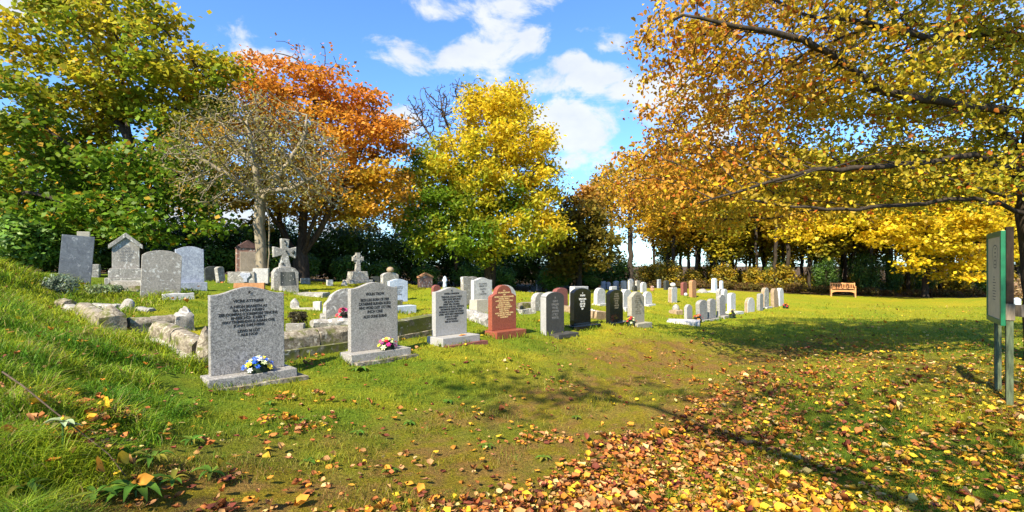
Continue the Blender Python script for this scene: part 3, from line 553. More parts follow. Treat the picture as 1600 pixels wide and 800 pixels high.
def headstone(label, px, py, Y, w, h, t, prof, mat, base, group, ex):
    yaw = math.radians(ex.get('yaw', 45) + random.uniform(-2, 2)); x = px2x(px, Y); bd = base[2] if base else t
    bx, by = x - math.sin(yaw) * bd / 2, Y + math.cos(yaw) * bd / 2
    z = min(hz1(bx, by), hz1(x, Y) + .02)
    root = empty('headstone', (bx, by, z), yaw, label, 'headstone', group)
    m = M[mat]; bh = base[1] if base else 0; hh = h - bh
    ty = bd / 2 - t / 2 - .05 if base and bd > t + .12 else 0
    RECT.append((bx, by, yaw, (base[0] if base else w) / 2, bd / 2))
    side = M[ex['side']] if 'side' in ex else None
    wob = .006 if prof in ('broken', 'brokentop') else 0
    sunk = 0 if base else .08
    pts = [(a, b_ + (-sunk if b_ == 0 else 0)) for a, b_ in profile(prof, w, hh)]
    ms = [m, side] if side else [m]
    tb = link('tablet', slab_mesh(pts, t, .007 if Y < 14 else .012, side=bool(side), wob=wob), ms, root, (0, ty, bh), (math.radians(ex.get('pitch', random.uniform(-1.2, .6) if group != G_ROW else random.uniform(-.5, .2))), math.radians(ex.get('roll', random.uniform(-1.5, 1.5) if group != G_ROW else random.uniform(-.5, .5))), 0))
    if 'mat2' in ex: tb.data.materials.clear(); tb.data.materials.append(M[ex['mat2']])
    if base: link('base', box_mesh(-base[0] / 2, base[0] / 2, -bd / 2, bd / 2, -.06, bh, .008), m, root)
    if ex.get('found'):
        link('foundation_slab', rough_mesh(w * 1.30, bd + .08, .10, .008, 4, 3, z0=-.088), M['brown_stone'] if ex['found'] == 'brown_stone' else M['kerb'], root, (.05, -.04, 0))
    if ex.get('foot'): link('foot_slab', box_mesh(-.18, .42, -.30, .0, -.05, .03), m, root)
    if ex.get('stand'):
        link('stand_leg', box_mesh(-.10, .10, -.06, .06, .15, .3), M['kerb_moss'], root, (0, ty, 0)); tb.location.z = .26
        for p in pts: pass
        tb.scale.z = (h - .26) / hh
    if ex.get('ball'): link('finial_ball', ball_mesh(.115, 12, .8, .02), M[ex['ball']] if isinstance(ex['ball'], str) else M['tan_stone'], root, (.02, ty, h + .07))
    if ex.get('capmat'):
        bm = bmesh.new(); a = w / 2 + .03; z1 = h * .80
        for sgn in (-1, 1):
            v = [bm.verts.new(p) for p in [(sgn * a, -t / 2 - .02, z1 - .02), (0, -t / 2 - .02, h + .0), (0, -t / 2 - .02, h + .07), (sgn * a, -t / 2 - .02, z1 + .05)]]
            f = bm.faces.new(v); r = bmesh.ops.extrude_face_region(bm, geom=[f]); bmesh.ops.translate(bm, verts=[e for e in r['geom'] if isinstance(e, bmesh.types.BMVert)], vec=(0, t + .04, 0))
        link('coping', bm_mesh(bm), M['orange_stone'], root)
    tx = ex.get('text')
    if tx:
        lines, lm, wf = tx; fy = ty - t / 2 - .0006
        n = len(lines); topz = bh + hh * .90; bot = bh + hh * (.36 if len(lines) < 9 else .26)
        if 'granite' in mat and base[0] > .85: topz, bot = bh + hh * .86, bh + hh * (.42 if n > 9 else .47)
        if mat == 'black': bot = bh + hh * .40
        lettering(root, inscription(lines, w * wf, topz, bot, fy), lm)
    elif prof in ('shoularch', 'ogee') and group == G_MID:
        lettering(root, inscription([('IN LOVING', .6), ('MEMORY OF', .6), ('', .2), ('FAITH', .45), ('AND', .2), ('HOPE', .5)], w * .7, bh + hh * .84, bh + hh * .42, ty - t / 2 - .0006), 'letter_grey')
    return root
ROOTS = [headstone(*s) for s in STONES]
for dx_, dy_ in ((-.55, -.35), (-.3, -.3), (0, -.3), (.3, -.3), (-.6, 0)):
    q_ = Matrix.Rotation(math.radians(45), 3, 'Z') @ Vector((dx_, dy_, 0)); BARE.append((ROOTS[0].location.x + q_.x, ROOTS[0].location.y + q_.y, .30))
# small worn motif over the writing on the lettered stones
def motif(root, mat, z, r=.016):
    tb = [c_ for c_ in root.children if c_.name.startswith('tablet')][0]; base = [c_ for c_ in root.children if c_.name.startswith('base')]
    y = tb.location.y - .5 * (tb.dimensions.y) - .0008
    bm = bmesh.new(); c_ = bm.verts.new((0, y, z)); ring = [bm.verts.new((r * math.cos(k * math.pi / 5) * (1 if k % 2 == 0 else .45), y, z + r * 1.2 * math.sin(k * math.pi / 5 + .3) * (1 if k % 2 == 0 else .45))) for k in range(10)]
    for k in range(10): bm.faces.new((c_, ring[k], ring[(k + 1) % 10]))
    link('carved_motif', bm_mesh(bm), mat, root)
bpy.context.view_layer.update()
motif(ROOTS[0], M['letter_black'], .985, .02); motif(ROOTS[1], M['letter_black'], .955, .018); motif(ROOTS[2], M['letter_black'], .80, .018)

# ---------------------------------------------------------------- crosses, gabled tomb, other monuments
def poly_part(name, pts, t, mat, parent, loc=(0, 0, 0), bev=.012, rot=None): return link(name, slab_mesh(pts, t, bev), mat, parent, loc, rot)
YAW = math.radians(40)
p = spot('cross'); r = empty('stone_cross', p, YAW, 'big pitted stone cross on a tapered shouldered block with a dark plaque before it', 'stone cross')
FOOT.append((p.x, p.y, .6))
poly_part('pedestal', [(-.43, -.1), (-.43, .62), (-.34, .74), (-.15, .80), (.15, .80), (.34, .74), (.46, .62), (.46, -.1)], .34, M['old_stone'], r, (0, .1, 0), .02)
poly_part('cross', [(-.20, .78), (-.155, 1.00), (-.12, 1.16), (-.40, 1.10), (-.42, 1.44), (-.13, 1.38), (-.15, 1.70), (.15, 1.68), (.12, 1.38), (.40, 1.44), (.38, 1.06), (.12, 1.16), (.15, 1.00), (.21, .78)], .20, M['old_stone'], r, (0, .1, 0), .02)
rb = random.Random(4)
for k, (dx, dz) in enumerate([(0.02, 1.3), (.06, 1.25), (.02, 1.5), (-.03, 1.62), (.36, .66), (-.1, .9), (.28, 1.27)]):
    link('pit', ball_mesh(.032 if k < 6 else .06, 8, 1.2), M['dark_stone'], r, (dx, -.005, dz))
r.scale = (.80, .85, .93)
p2 = spot('cross') + Vector((.28, -.42, 0)); p2.z = hz1(p2.x, p2.y)
r = empty('memorial_plaque', p2, YAW, 'dark curved slate plaque leaning on a pale plinth before the big cross', 'plaque'); FOOT.append((p2.x, p2.y, .35))
link('plinth', rough_mesh(.56, .30, .26, .008, 4, 5, z0=-.06), M['old_stone'], r)
bm = bmesh.new(); nseg = 8; rows = []
for i in range(nseg + 1):
    u = -1 + 2 * i / nseg; dy = -.035 * math.sin(u * 2.6)
    rows.append([bm.verts.new((u * (.24 if zz else .27), dy + yy + zz * .12, .20 + zz * .42)) for zz, yy in ((0, -.02), (1, -.02), (1, .03), (0, .03))])
for i in range(nseg):
    for k in range(4): bm.faces.new((rows[i][k], rows[i + 1][k], rows[i + 1][(k + 1) % 4], rows[i][(k + 1) % 4]))
bm.faces.new(rows[0]); bm.faces.new(rows[-1][::-1]); link('plaque', bm_mesh(bm), M['dark_stone'], r)
for dx, dz in [(-.15, .52), (.1, .5), (.05, .36), (.17, .4), (-.2, .3)]: link('fixing_stud', ball_mesh(.012, 6), M['white_marble'], r, (dx, -.02 + (dz - .2) * .28 - .035 * math.sin(dx / .25 * 2.6), dz))

r.scale = (.8, .9, .95)
p = spot('celtic'); r = empty('celtic_cross', p, YAW, 'small pale celtic wheel cross on a stepped plinth against the dark hedge', 'celtic cross')
link('plinth_step', box_mesh(-.52, .52, -.38, .38, -.1, .14, .02), M['old_stone'], r); link('plinth', slab_mesh([(-.40, .14), (-.33, .50), (.33, .50), (.40, .14)], .55, .02), M['old_stone'], r)
poly_part('cross', [(-.12, .5), (-.085, .88), (-.075, .98), (-.24, .95), (-.24, 1.14), (-.075, 1.10), (-.09, 1.30), (.09, 1.30), (.075, 1.10), (.24, 1.14), (.24, .95), (.075, .98), (.085, .88), (.12, .5)], .15, M['old_stone'], r)
tor = []; ft = []
for i in range(24):
    a = 2 * math.pi * i / 24
    for (rr, yy) in ((.155, -.055), (.21, -.055), (.21, .055), (.155, .055)): tor.append((rr * math.cos(a), yy, 1.04 + rr * math.sin(a)))
for i in range(24):
    j = (i + 1) % 24
    for k in range(4): ft.append((i * 4 + k, i * 4 + (k + 1) % 4, j * 4 + (k + 1) % 4, j * 4 + k))
link('wheel_ring', np_mesh('ring', np.array(tor), np.array(ft)), M['old_stone'], r)

p = spot('gabled'); r = empty('gabled_tombstone', p, math.radians(35), 'pale tombstone with moulded gable roof on a two step plinth', 'tombstone'); FOOT.append((p.x, p.y, .7))
k_ = 1.0
link('step', box_mesh(-.60, .60, -.32, .32, -.1, .22, .02), M['old_stone'], r); link('plinth', slab_mesh([(-.50, .22), (-.50, .40), (-.46, .48), (.46, .48), (.50, .40), (.50, .22)], .46, .015), M['old_stone'], r)
link('tablet', slab_mesh([(-.40, .48), (-.40, 1.08), (0, 1.34), (.40, 1.08), (.40, .48)], .26, .01), M['lichen_stone'], r)
for sgn in (-1, 1):
    pts = [(sgn * .50, 1.02), (sgn * .50, 1.13), (0, 1.47), (0, 1.34), (sgn * .41, 1.06)]
    link('gable_moulding', slab_mesh(pts if sgn > 0 else pts[::-1], .38, .012), M['old_stone'], r)
lettering(r, inscription([('SACRED', .5), ('TO THE MEMORY OF', .8), ('WILLIAM', .7), ('WHO DIED', .6), ('PEACE', .5)], .6, 1.08, .66, -.131), 'letter_grey')
r.scale = (.73, .82, .95)
p = spot('boxtomb'); r = empty('fallen_stone_block', p, math.radians(22), 'low rough stone block with broken hole before the gabled tombstone', 'stone block'); FOOT.append((p.x, p.y, .55))
link('block', rough_mesh(.78, .36, .30, .025, 5, 9, z0=-.05), M['lichen_stone'], r); link('broken_recess', rough_mesh(.30, .1, .15, .02, 3, 2), M['kerb'], r, (.12, -.19, -.02))
p = spot('pillar'); r = empty('pale_cross_pillar', p, math.radians(35), 'pale square pillar and plinth standing behind the leaning slate headstone', 'stone pillar')
link('shaft', box_mesh(-.14, .14, -.12, .12, .3, 1.22, .01), M['concrete'], r); link('plinth', box_mesh(-.36, .36, -.3, .3, -.1, .30, .02), M['old_stone'], r)
p = spot('pinkpanel'); r = empty('panelled_tombstone', p, YAW, 'pink sandstone tombstone with dark pyramid cap beside the grey tree trunk', 'tombstone')  # its stone colours are darkened to carry the shade it stands in
link('tablet', slab_mesh([(-.36, -.1), (-.36, .92), (.36, .92), (.36, -.1)], .17, .012), M['pink_stone'], r); link('panel', box_mesh(-.26, .26, -.11, -.07, .1, .80, .01), stone_mat('worn panel', (.42, .33, .25), (.30, .24, .18), 9, 1.4, .9), r)
link('cap', slab_mesh([(-.39, .92), (-.32, 1.0), (0, 1.2), (.32, 1.0), (.39, .92)], .22, .012), M['dark_pink'], r)
p = spot('paleblock'); r = empty('tomb_chest', p, math.radians(20), 'long low pale tomb chest at the foot of the grey tree trunk', 'tomb'); FOOT.append((p.x, p.y, .6))
link('end_block', rough_mesh(.72, .45, .44, .012, 4, 3, z0=-.08), M['old_stone'], r, (-.1, 0, 0)); link('upper_block', rough_mesh(.42, .45, .46, .012, 4, 6, z0=0), M['white_marble'], r, (.42, .05, 0)); link('urn_relief', slab_mesh([(-.05, .05), (-.05, .15), (-.14, .24), (-.14, .32), (.14, .32), (.14, .24), (.05, .15), (.05, .05)], .06, .01), M['blue_marble'], r, (.02, -.23, 0))
p = spot('orangekerb'); o = link('terracotta_kerb', rough_mesh(.78, .16, .22, .012, 4, 4, z0=-.06), M['orange_stone'], None, p, (0, 0, math.radians(14))); tag(o, 'orange terracotta kerb lying in front of the pale tomb chest', 'kerb')
p = spot('ledge'); o = link('broken_ledge', rough_mesh(.52, .22, .13, .018, 4, 8, z0=-.04), M['white_marble'], None, p + Vector((.12, .06, 0)), (0, 0, math.radians(40))); tag(o, 'pale broken ledge stone at the foot of the dark topped arched headstone', 'stone')

def rock(name, k, dims, mat, label, cat, seed=1, top='flat', rz=.6, amp=.03, cuts=4, group=None, sink=.05, taper=0):
    p = spot(k); o = link(name, rough_mesh(*dims, amp, cuts, seed, top, z0=-sink, taper=taper), M[mat], None, p, (0, 0, rz)); tag(o, label, cat, group); FOOT.append((p.x, p.y, max(dims[:2]) * .5)); return o
rock('stone_block', 'block1', (.28, .2, .24), 'old_stone', 'small weathered stone block just past the big cross', 'stone block', 1, amp=.012)
rock('stone_block', 'block2', (.18, .16, .24), 'white_marble', 'small white stone block between the two crosses', 'stone block', 2, amp=.006)
rock('field_stone', 'block3', (.22, .18, .26), 'old_stone', 'small round topped stone close to the celtic cross', 'stone', 3, 'dome', amp=.015)
rock('stone_block', 'block4', (.32, .22, .30), 'dark_stone', 'dark pitted block on the lawn past the celtic cross', 'stone block', 4, amp=.012)
rock('field_stone', 'whitestone', (.20, .14, .10), 'white_marble', 'small pale stone lying in grass at the top of the bank', 'stone', 5, 'dome')
rock('stone_chunk', 'chunk1', (.16, .16, .24), 'old_stone', 'upright grey stone chunk on the grass behind the swirled granite headstone', 'stone', 6, 'peak', taper=.3)
p = spot('post_white'); r = empty('broken_kerb_corner', p, math.radians(8), 'small pale square post with a stub of kerb lying beside it', 'kerb'); link('corner_post', rough_mesh(.14, .14, .22, .008, 3, 3, z0=-.05), M['white_marble'], r); link('kerb_stone', rough_mesh(.42, .10, .09, .01, 4, 4, z0=-.04), M['concrete'], r, (-.28, -.03, 0))
rock('kerb_slab', 'flatkerb', (.85, .34, .14), 'old_stone', 'flat grey kerb slab on grass between the cross and the leaning broken stone', 'kerb', 7, rz=-.25, amp=.025, cuts=5)
p = spot('vase'); o = link('grave_vase', lathe_mesh([(0, 0), (.09, 0), (.07, .10), (.06, .2), (.10, .28), (.08, .30), (.05, .40), (0, .44)], 12), M['pale_blue'], None, p); tag(o, 'small pale blue vase before the hedge past the pink gabled headstone', 'vase')
p = spot('concrete'); o = link('concrete_block', rough_mesh(.30, .28, .37, .006, 4, 2, z0=-.06, taper=.04), M['concrete'], None, p, (0, 0, math.radians(40))); tag(o, 'rough pale concrete block standing before the white shouldered headstone', 'block'); FOOT.append((p.x, p.y, .25))
rock('field_stone', 'rock1', (.40, .3, .28), 'old_stone', 'pale rounded stone on the grass by the hedge near the dark boulder', 'stone', 8, 'dome')
rock('boulder', 'boulder', (.36, .3, .42), 'dark_stone', 'dark boulder at the hedge foot beside the pale rounded stone', 'boulder', 9, 'dome')
rock('kerb_block', 'slabkerb', (.30, .24, .22), 'tan_stone', 'tan kerb block at the foot of the reddish brown headstone', 'kerb', 10, rz=.75, amp=.012)
rock('lichened_stone', 'lichenlump', (.42, .22, .17), 'kerb', 'flat lichened stone behind the red granite headstone, upper of two', 'stone', 11)
rock('lichened_stone', 'lichenlump2', (.40, .2, .16), 'old_stone', 'pale flat stone behind the red granite headstone, lower of two', 'stone', 12)
rock('domed_stone', 'dome', (.34, .30, .20), 'tan_stone', 'two tiered domed stone alone on the bright lawn', 'stone', 13, 'round', amp=.015)
d_ = bpy.data.objects[-1] if False else [o for o in COL.objects if o.name.startswith('domed_stone')][0]
link('upper_tier', ball_mesh(.12, 12, 1.25, .015), M['old_stone'], d_, (0, 0, .17))
p = spot('obelisk'); r = empty('obelisk', p, YAW, 'slim white obelisk on a square slab at the woodland edge', 'obelisk'); link('shaft', slab_mesh([(-.14, .08), (-.11, .68), (-.05, .74), (.05, .74), (.11, .68), (.14, .08)], .2, .01), M['pale_blue'], r); link('base', box_mesh(-.28, .28, -.25, .25, -.08, .08, .01), M['white_marble'], r)
p = spot('obelisk2'); r = empty('obelisk', p, YAW, 'shorter narrow obelisk standing in shade beside the slim white one', 'obelisk'); link('shaft', slab_mesh([(-.10, .05), (-.08, .52), (-.03, .56), (.03, .56), (.08, .52), (.10, .05)], .15, .01), M['pale_blue'], r); link('base', box_mesh(-.2, .2, -.2, .2, -.08, .05, .01), M['white_marble'], r)
p = spot('urn'); r = empty('grave_urn', p, 0, 'small white urn of flowers on grass beyond the stepped base headstone', 'urn'); link('urn', lathe_mesh([(0, -.04), (.10, -.04), (.08, .04), (.13, .14), (.15, .20), (.12, .21), (0, .18)], 12), M['white_marble'], r); link('flower_head', ball_mesh(.09, 8, .8, .03), M['old_stone'], r, (0, 0, .22))
rock('low_stone_mound', 'mound', (.62, .45, .24), 'lichen_stone', 'low grey mound of stone beside the orange red headstone', 'stone', 14, 'dome')
p = spot('ball'); o = link('stone_ball', ball_mesh(.085, 10), M['white_marble'], None, p + Vector((0, 0, .06))); tag(o, 'small white ball on the grass at the slim brick red headstone', 'stone ball')
p = spot('orangeurn'); r = empty('grave_pot', p, 0, 'tiny orange flower pot near the trees past the bright white round stone', 'flower pot'); link('pot', lathe_mesh([(0, -.03), (.09, -.03), (.13, .16), (0, .16)], 10), M['orange_stone'], r); link('flower_head', ball_mesh(.13, 8, .7, .03), M['pink_stone'], r, (0, 0, .22))
p = spot('flatslab'); o = link('ledger_slab', box_mesh(-.42, .42, -.26, .26, -.06, .09, .012), M['white_marble'], None, p, (math.radians(2), 0, math.radians(-22))); tag(o, 'flat pale slab lying in front of a small grey headstone', 'slab'); FOOT.append((p.x, p.y, .4))

# ---------------------------------------------------------------- kerbed graves: corner posts and kerb stones, each a part
def grave(label, group='old kerbed graves'):
    return empty('grave_kerb', (0, 0, 0), 0, label, 'grave kerb', group)
def kerb(parent, a, b_, h, w, mat='kerb', seed=0, sink=.10, top='round', amp=.011, n=1, lift=0.0, name='kerb_stone'):
    a = Vector(a); b_ = Vector(b_); d = b_ - a; gap = .015
    for i in range(n):
        s0, s1 = a + d * (i / n), a + d * ((i + 1) / n); c_ = (s0 + s1) / 2; ln = math.hypot(s1.x - s0.x, s1.y - s0.y) - gap
        z0, z1 = hz1(s0.x, s0.y, False), hz1(s1.x, s1.y, False)
        o = link(name, rough_mesh(ln, w, h + sink, amp, 9, seed + i, top, freq=6, z0=-sink), M[mat], parent, (c_.x, c_.y, (z0 + z1) / 2 + lift), (0, -math.atan2(z1 - z0, ln), math.atan2(d.y, d.x)))
        for k in np.linspace(0, 1, 6): FOOT.append((s0.x + (s1.x - s0.x) * k, s0.y + (s1.y - s0.y) * k, w * .55))
def post(parent, k, h, w=.24, mat='kerb', seed=0, rz=.78, top='peak', amp=.02, off=(0, 0)):
    p = spot(k) if isinstance(k, str) else k; p = p + Vector((off[0], off[1], 0)); FOOT.append((p.x, p.y, w * .6))
    return link('corner_post', rough_mesh(w, w, h + .1, amp, 5, seed, top, z0=-.1, freq=6), M[mat], parent, p, (0, 0, rz))
K = {k: spot(k) for k in SPOT}
g = grave('weathered kerbed grave on the bank with square peaked corner posts')
post(g, 'k1', .24, .30, seed=1); post(g, 'k2', .42, .31, 'kerb', 2); post(g, 'k3', .36, .26, 'lichen_stone', 3, amp=.035)
d = (K['k2'] - K['k1']).normalized(); kerb(g, K['k1'] + d * .16, K['k2'] - d * .18, .24, .24, seed=4)
d = (K['k3'] - K['k2']).normalized(); kerb(g, K['k2'] + d * .18, K['k3'] - d * .13, .25, .20, seed=6, n=2)
e3 = K['k3'] + (K['k1'] - K['k2']) * .75
g = grave('fallen round kerb length beside the silver leaved bush')
a_ = K['k7']; o = link('kerb_stone', rough_mesh(.50, .20, .24, .02, 6, 12, 'round', z0=-.06), M['kerb'], g, a_, (0, 0, -.65)); kerb(g, a_ + Vector((.12, -.12, 0)), a_ + Vector((.48, -.32, 0)), .15, .2, 'lichen_stone', 13)
g = grave('low kerb with one upright corner post behind the peaked post grave')
post(g, 'k8', .20, .24, 'lichen_stone', 14, top='dome'); kerb(g, K['k8b'], K['k8'] - Vector((.14, 0, 0)), .10, .17, 'old_stone', 15); kerb(g, K['k9'] + Vector((-.06, 0, 0)), K['k9'] + Vector((.24, -.1, 0)), .06, .16, 'old_stone', 16)
g = grave('long mossy kerbed grave running behind the two granite headstones')
post(g, 'k4', .24, .22, 'kerb', 20, amp=.04, top='dome'); post(g, 'k5', .46, .23, 'kerb', 21, amp=.022, top='dome')
d = (K['k5'] - K['k4']).normalized(); kerb(g, K['k4'] + d * .12, K['k5'] - d * .14, .19, .22, 'kerb', 22, top='round', lift=.07, n=2); kerb(g, K['k4'] + d * .35, K['k5'] - d * .12, .085, .40, 'concrete', 23, top='flat', name='plinth_stone')
d = (K['k6'] - K['k5']).normalized(); kerb(g, K['k5'] + d * .14, K['k6'] + d * .05, .27, .27, 'kerb', 24, top='round', n=3, lift=.05); kerb(g, K['k5'] + d * .10, K['k6'] + d * .05, .10, .42, 'kerb_moss', 26, top='flat', n=2, name='plinth_stone')
kerb(g, K['i1'], K['i2'], .12, .22, 'lichen_stone', 28, amp=.025); kerb(g, K['i3'], K['i4'], .12, .20, 'old_stone', 29); link('inner_block', rough_mesh(.26, .2, .16, .018, 4, 30, z0=-.05), M['lichen_stone'], g, K['iblock'], (0, 0, .2))
g = grave('dark green moss covered kerb between the warm granite and the lettered headstones')
kerb(g, K['m1'], K['m2'] + Vector((.2, .22, 0)), .26, .26, 'kerb_moss', 31, top='flat', lift=.03); kerb(g, K['m1'], K['m2'] + Vector((.2, .22, 0)), .06, .34, 'kerb', 32, top='flat', name='plinth_stone')
g = grave('pale pebbly kerb running towards the gap beside the red granite headstone'); kerb(g, K['s1'], K['s2'], .16, .24, 'old_stone', 33, amp=.03, n=2)
pg = K['pebblegrave']; g = grave('tan kerbed grave with white pebbles between the two black headstones')
u = Vector((.70, .714, 0)); v = Vector((-.714, .70, 0)); a0 = pg + Vector((-.15, 0, 0))
for s0, s1, sd in ((a0, a0 + u * .62, 40), (a0, a0 + v * 1.3, 41), (a0 + u * .62, a0 + u * .62 + v * 1.3, 42), (a0 + v * 1.3, a0 + u * .62 + v * 1.3, 43)): kerb(g, s0, s1, .17, .12, 'tan_stone', sd, top='flat', amp=.006)
pv = []
for i in range(60):
    c_ = a0 + u * random.uniform(.1, .52) + v * random.uniform(.1, 1.2); c_.z = hz1(c_.x, c_.y) + .10; pv.append(c_)
bm = bmesh.new()
for c_ in pv: bmesh.ops.create_icosphere(bm, subdivisions=1, radius=random.uniform(.03, .05), matrix=Matrix.Translation(c_))
link('pebbles', bm_mesh(bm, smooth=True), M['white_marble'], g, kind='stuff')
# ---------------------------------------------------------------- flowers on the graves
def petal_flower(name, r, mat, parent, loc, tilt, centre=None, rings=2, n=6):
    vs, fs = [], []
    for k in range(rings):
        for i in range(n):
            a = 2 * math.pi * (i + .5 * k) / n; rr = r * (1 - .4 * k); zz = r * (.18 + .45 * k); w_ = .42
            b0 = len(vs); vs += [(0, 0, zz * .4), (rr * .62 * math.cos(a - w_), rr * .62 * math.sin(a - w_), zz * .8), (rr * math.cos(a), rr * math.sin(a), zz), (rr * .62 * math.cos(a + w_), rr * .62 * math.sin(a + w_), zz * .8)]; fs.append((b0, b0 + 1, b0 + 2, b0 + 3))
    return link(name, np_mesh('flower', np.array(vs), np.array(fs)), mat, parent, loc, tilt)
FM = {k: plain_mat(k + ' petals', c_, .6, .25, 30, .2, 0) for k, c_ in dict(blue=(.03, .12, .60), white=(.75, .78, .70), yellow=(.75, .60, .03), pink=(.60, .03, .22), red=(.60, .02, .04), orange=(.72, .22, .02), cream=(.65, .70, .35), dark=(.03, .012, .015), purple=(.25, .03, .18)).items()}
FM['leafgreen'] = plain_mat('florist leaf', (.06, .16, .03), .5, .3, 20)
def bouquet(label, root, lx, ly, lz, width, ht, palette, n, seed, pot=None, fr=.032, group='bunches of flowers on graves'):
    rr = random.Random(seed)
    if isinstance(root, Vector): w_ = root; yaw = .7
    else: w_ = root.matrix_world @ Vector((lx, ly, lz)); yaw = root.rotation_euler.z
    o = empty('flower_bunch', w_, yaw, label, 'flowers', group)
    if pot: link('pot', lathe_mesh([(0, 0), (width * .22, 0), (width * .3, ht * .35), (0, ht * .35)], 10), M[pot], o)
    vs, fs = [], []
    for i in range(int(n * 2.2)):
        a = rr.uniform(0, 6.283); e = rr.uniform(0, 1.2); R_ = rr.uniform(.6, 1.02); c_ = Vector((math.cos(a) * math.cos(e) * width / 2 * R_, math.sin(a) * math.cos(e) * width * .32 * R_, math.sin(e) * ht * R_ * .9 + .01))
        t_ = Vector((math.cos(a), math.sin(a) * .7, rr.uniform(-.3, .6))).normalized(); s_ = t_.cross(Vector((0, 0, 1))).normalized(); L_ = fr * rr.uniform(1.3, 2.0)
        b0 = len(vs); vs += [c_ - t_ * L_ * .5, c_ + s_ * L_ * .28, c_ + t_ * L_ * .6, c_ - s_ * L_ * .28]; fs.append((b0, b0 + 1, b0 + 2, b0 + 3))
    link('foliage', np_mesh('foliage', np.array([tuple(v_) for v_ in vs]), np.array(fs)), FM['leafgreen'], o)
    link('foliage_core', ball_mesh(1, 10), plain_mat('dark foliage', (.02, .035, .015), .9), o).scale = (width * .40, width * .25, ht * .72)
    for i in range(n):
        a = 2 * math.pi * (i * .618) ; e = .15 + 1.3 * ((i + .5) / n); c_ = (math.cos(a) * math.cos(e) * width / 2, math.sin(a) * math.cos(e) * width * .34, math.sin(e) * ht * .9)
        d_ = Vector((c_[0] / width, c_[1] / width - .15, c_[2] / ht + .1)); petal_flower('flower', fr * rr.uniform(.8, 1.25), FM[palette[i % len(palette)]], o, c_, d_.to_track_quat('Z', 'Y').to_euler())
    return o
bpy.context.view_layer.update()
bouquet('bunch of blue white and yellow flowers on the swirled granite base', ROOTS[0], .06, -.08, .115, .30, .16, ['blue', 'white', 'blue', 'yellow', 'blue', 'cream'], 26, 1, fr=.036)
bouquet('bunch of pink red and cream flowers on the warm granite base', ROOTS[1], .12, -.08, .115, .26, .15, ['pink', 'cream', 'red', 'purple', 'yellow', 'cream'], 24, 2, fr=.034)
p = spot('redflowers'); bouquet('red and black flowers in a dark pot before the leaning broken stone', p, 0, 0, 0, .26, .24, ['red', 'red', 'dark', 'pink'], 16, 3, 'dark_stone', .05)
bouquet('orange and yellow flowers at the foot of the black tan lettered headstone', ROOTS[6], .26, -.22, .0, .30, .17, ['orange', 'cream', 'yellow', 'orange', 'red'], 16, 4, 'dark_stone', .034)
bouquet('dark and orange flowers beside the small grey headstone at the flat slab', ROOTS[8], .14, -.22, .02, .34, .2, ['dark', 'orange', 'dark', 'red'], 14, 5, 'dark_stone', .05)
bouquet('yellow and dark flowers at the foot of a grey headstone far along the row', ROOTS[11], .16, -.24, .04, .34, .22, ['yellow', 'dark', 'cream', 'yellow'], 14, 6, 'dark_stone', .05)
bouquet('orange flowers in a dark tray between the end round headstones', ROOTS[16], .1, -.4, .0, .40, .16, ['orange', 'red', 'dark'], 12, 7, 'dark_stone', .05)
o = link('fallen_leaf', np_mesh('l', np.array([(-.09, 0, .0), (-.02, -.035, .012), (.09, 0, .004), (.0, .04, .014)]), np.array([[0, 1, 2, 3]])), FM['orange'], None, ROOTS[2].matrix_world @ Vector((.08, -.12, .118)), (0, 0, .9)); tag(o, 'orange brown leaf lying on the base of the smooth grey headstone', 'leaf')

# ---------------------------------------------------------------- bench
p = spot('bench'); B_ = empty('park_bench', p, math.radians(-27), 'warm orange wooden bench with slatted back at the edge of the wood', 'bench'); wd = M['wood']
B_.scale = (.84, .84, .95)
for sx_ in (-1, 1):
    link('leg', box_mesh(-.04, .04, -.04, .04, -.05, .64, .006), wd, B_, (sx_ * .74, -.25, 0)); link('leg', box_mesh(-.04, .04, -.04, .04, -.05, .90, .006), wd, B_, (sx_ * .74, .25, 0), (math.radians(-4), 0, 0))
    link('armrest', box_mesh(-.045, .045, -.33, .26, .64, .68, .006), wd, B_, (sx_ * .74, 0, 0)); link('side_rail', box_mesh(-.025, .025, -.21, .21, .30, .38, .004), wd, B_, (sx_ * .74, 0, 0))
for i in range(5): link('seat_slat', box_mesh(-.70, .70, -.042, .042, .405, .43, .004), wd, B_, (0, -.22 + i * .105, 0))
link('apron', slab_mesh([(-.70, .24), (-.70, .40), (.70, .40), (.70, .24), (.58, .30), (.40, .335), (-.40, .335), (-.58, .30)], .03, .003), wd, B_, (0, -.26, 0))
link('top_rail', slab_mesh([(-.70, .80), (-.70, .875), (-.12, .885), (0, .905), (.12, .885), (.70, .875), (.70, .80)], .045, .004), wd, B_, (0, .30, 0)); link('lower_rail', box_mesh(-.70, .70, -.02, .02, .50, .56, .004), wd, B_, (0, .275, 0))
for i in range(13): link('back_slat', box_mesh(-.022, .022, -.012, .012, .56, .80, .003), wd, B_, (-.63 + i * .105, .288, 0))

# ---------------------------------------------------------------- notice board on two posts, and the rail fence joining it
b1, b2 = spot('b1'), spot('b2'); d = Vector((b2.x - b1.x, b2.y - b1.y, 0)); ln = d.length; d.normalize(); ang = math.atan2(d.y, d.x)
NBd = empty('notice_board', b1, ang, 'green framed notice board on two weathered posts under the big tree', 'notice board')
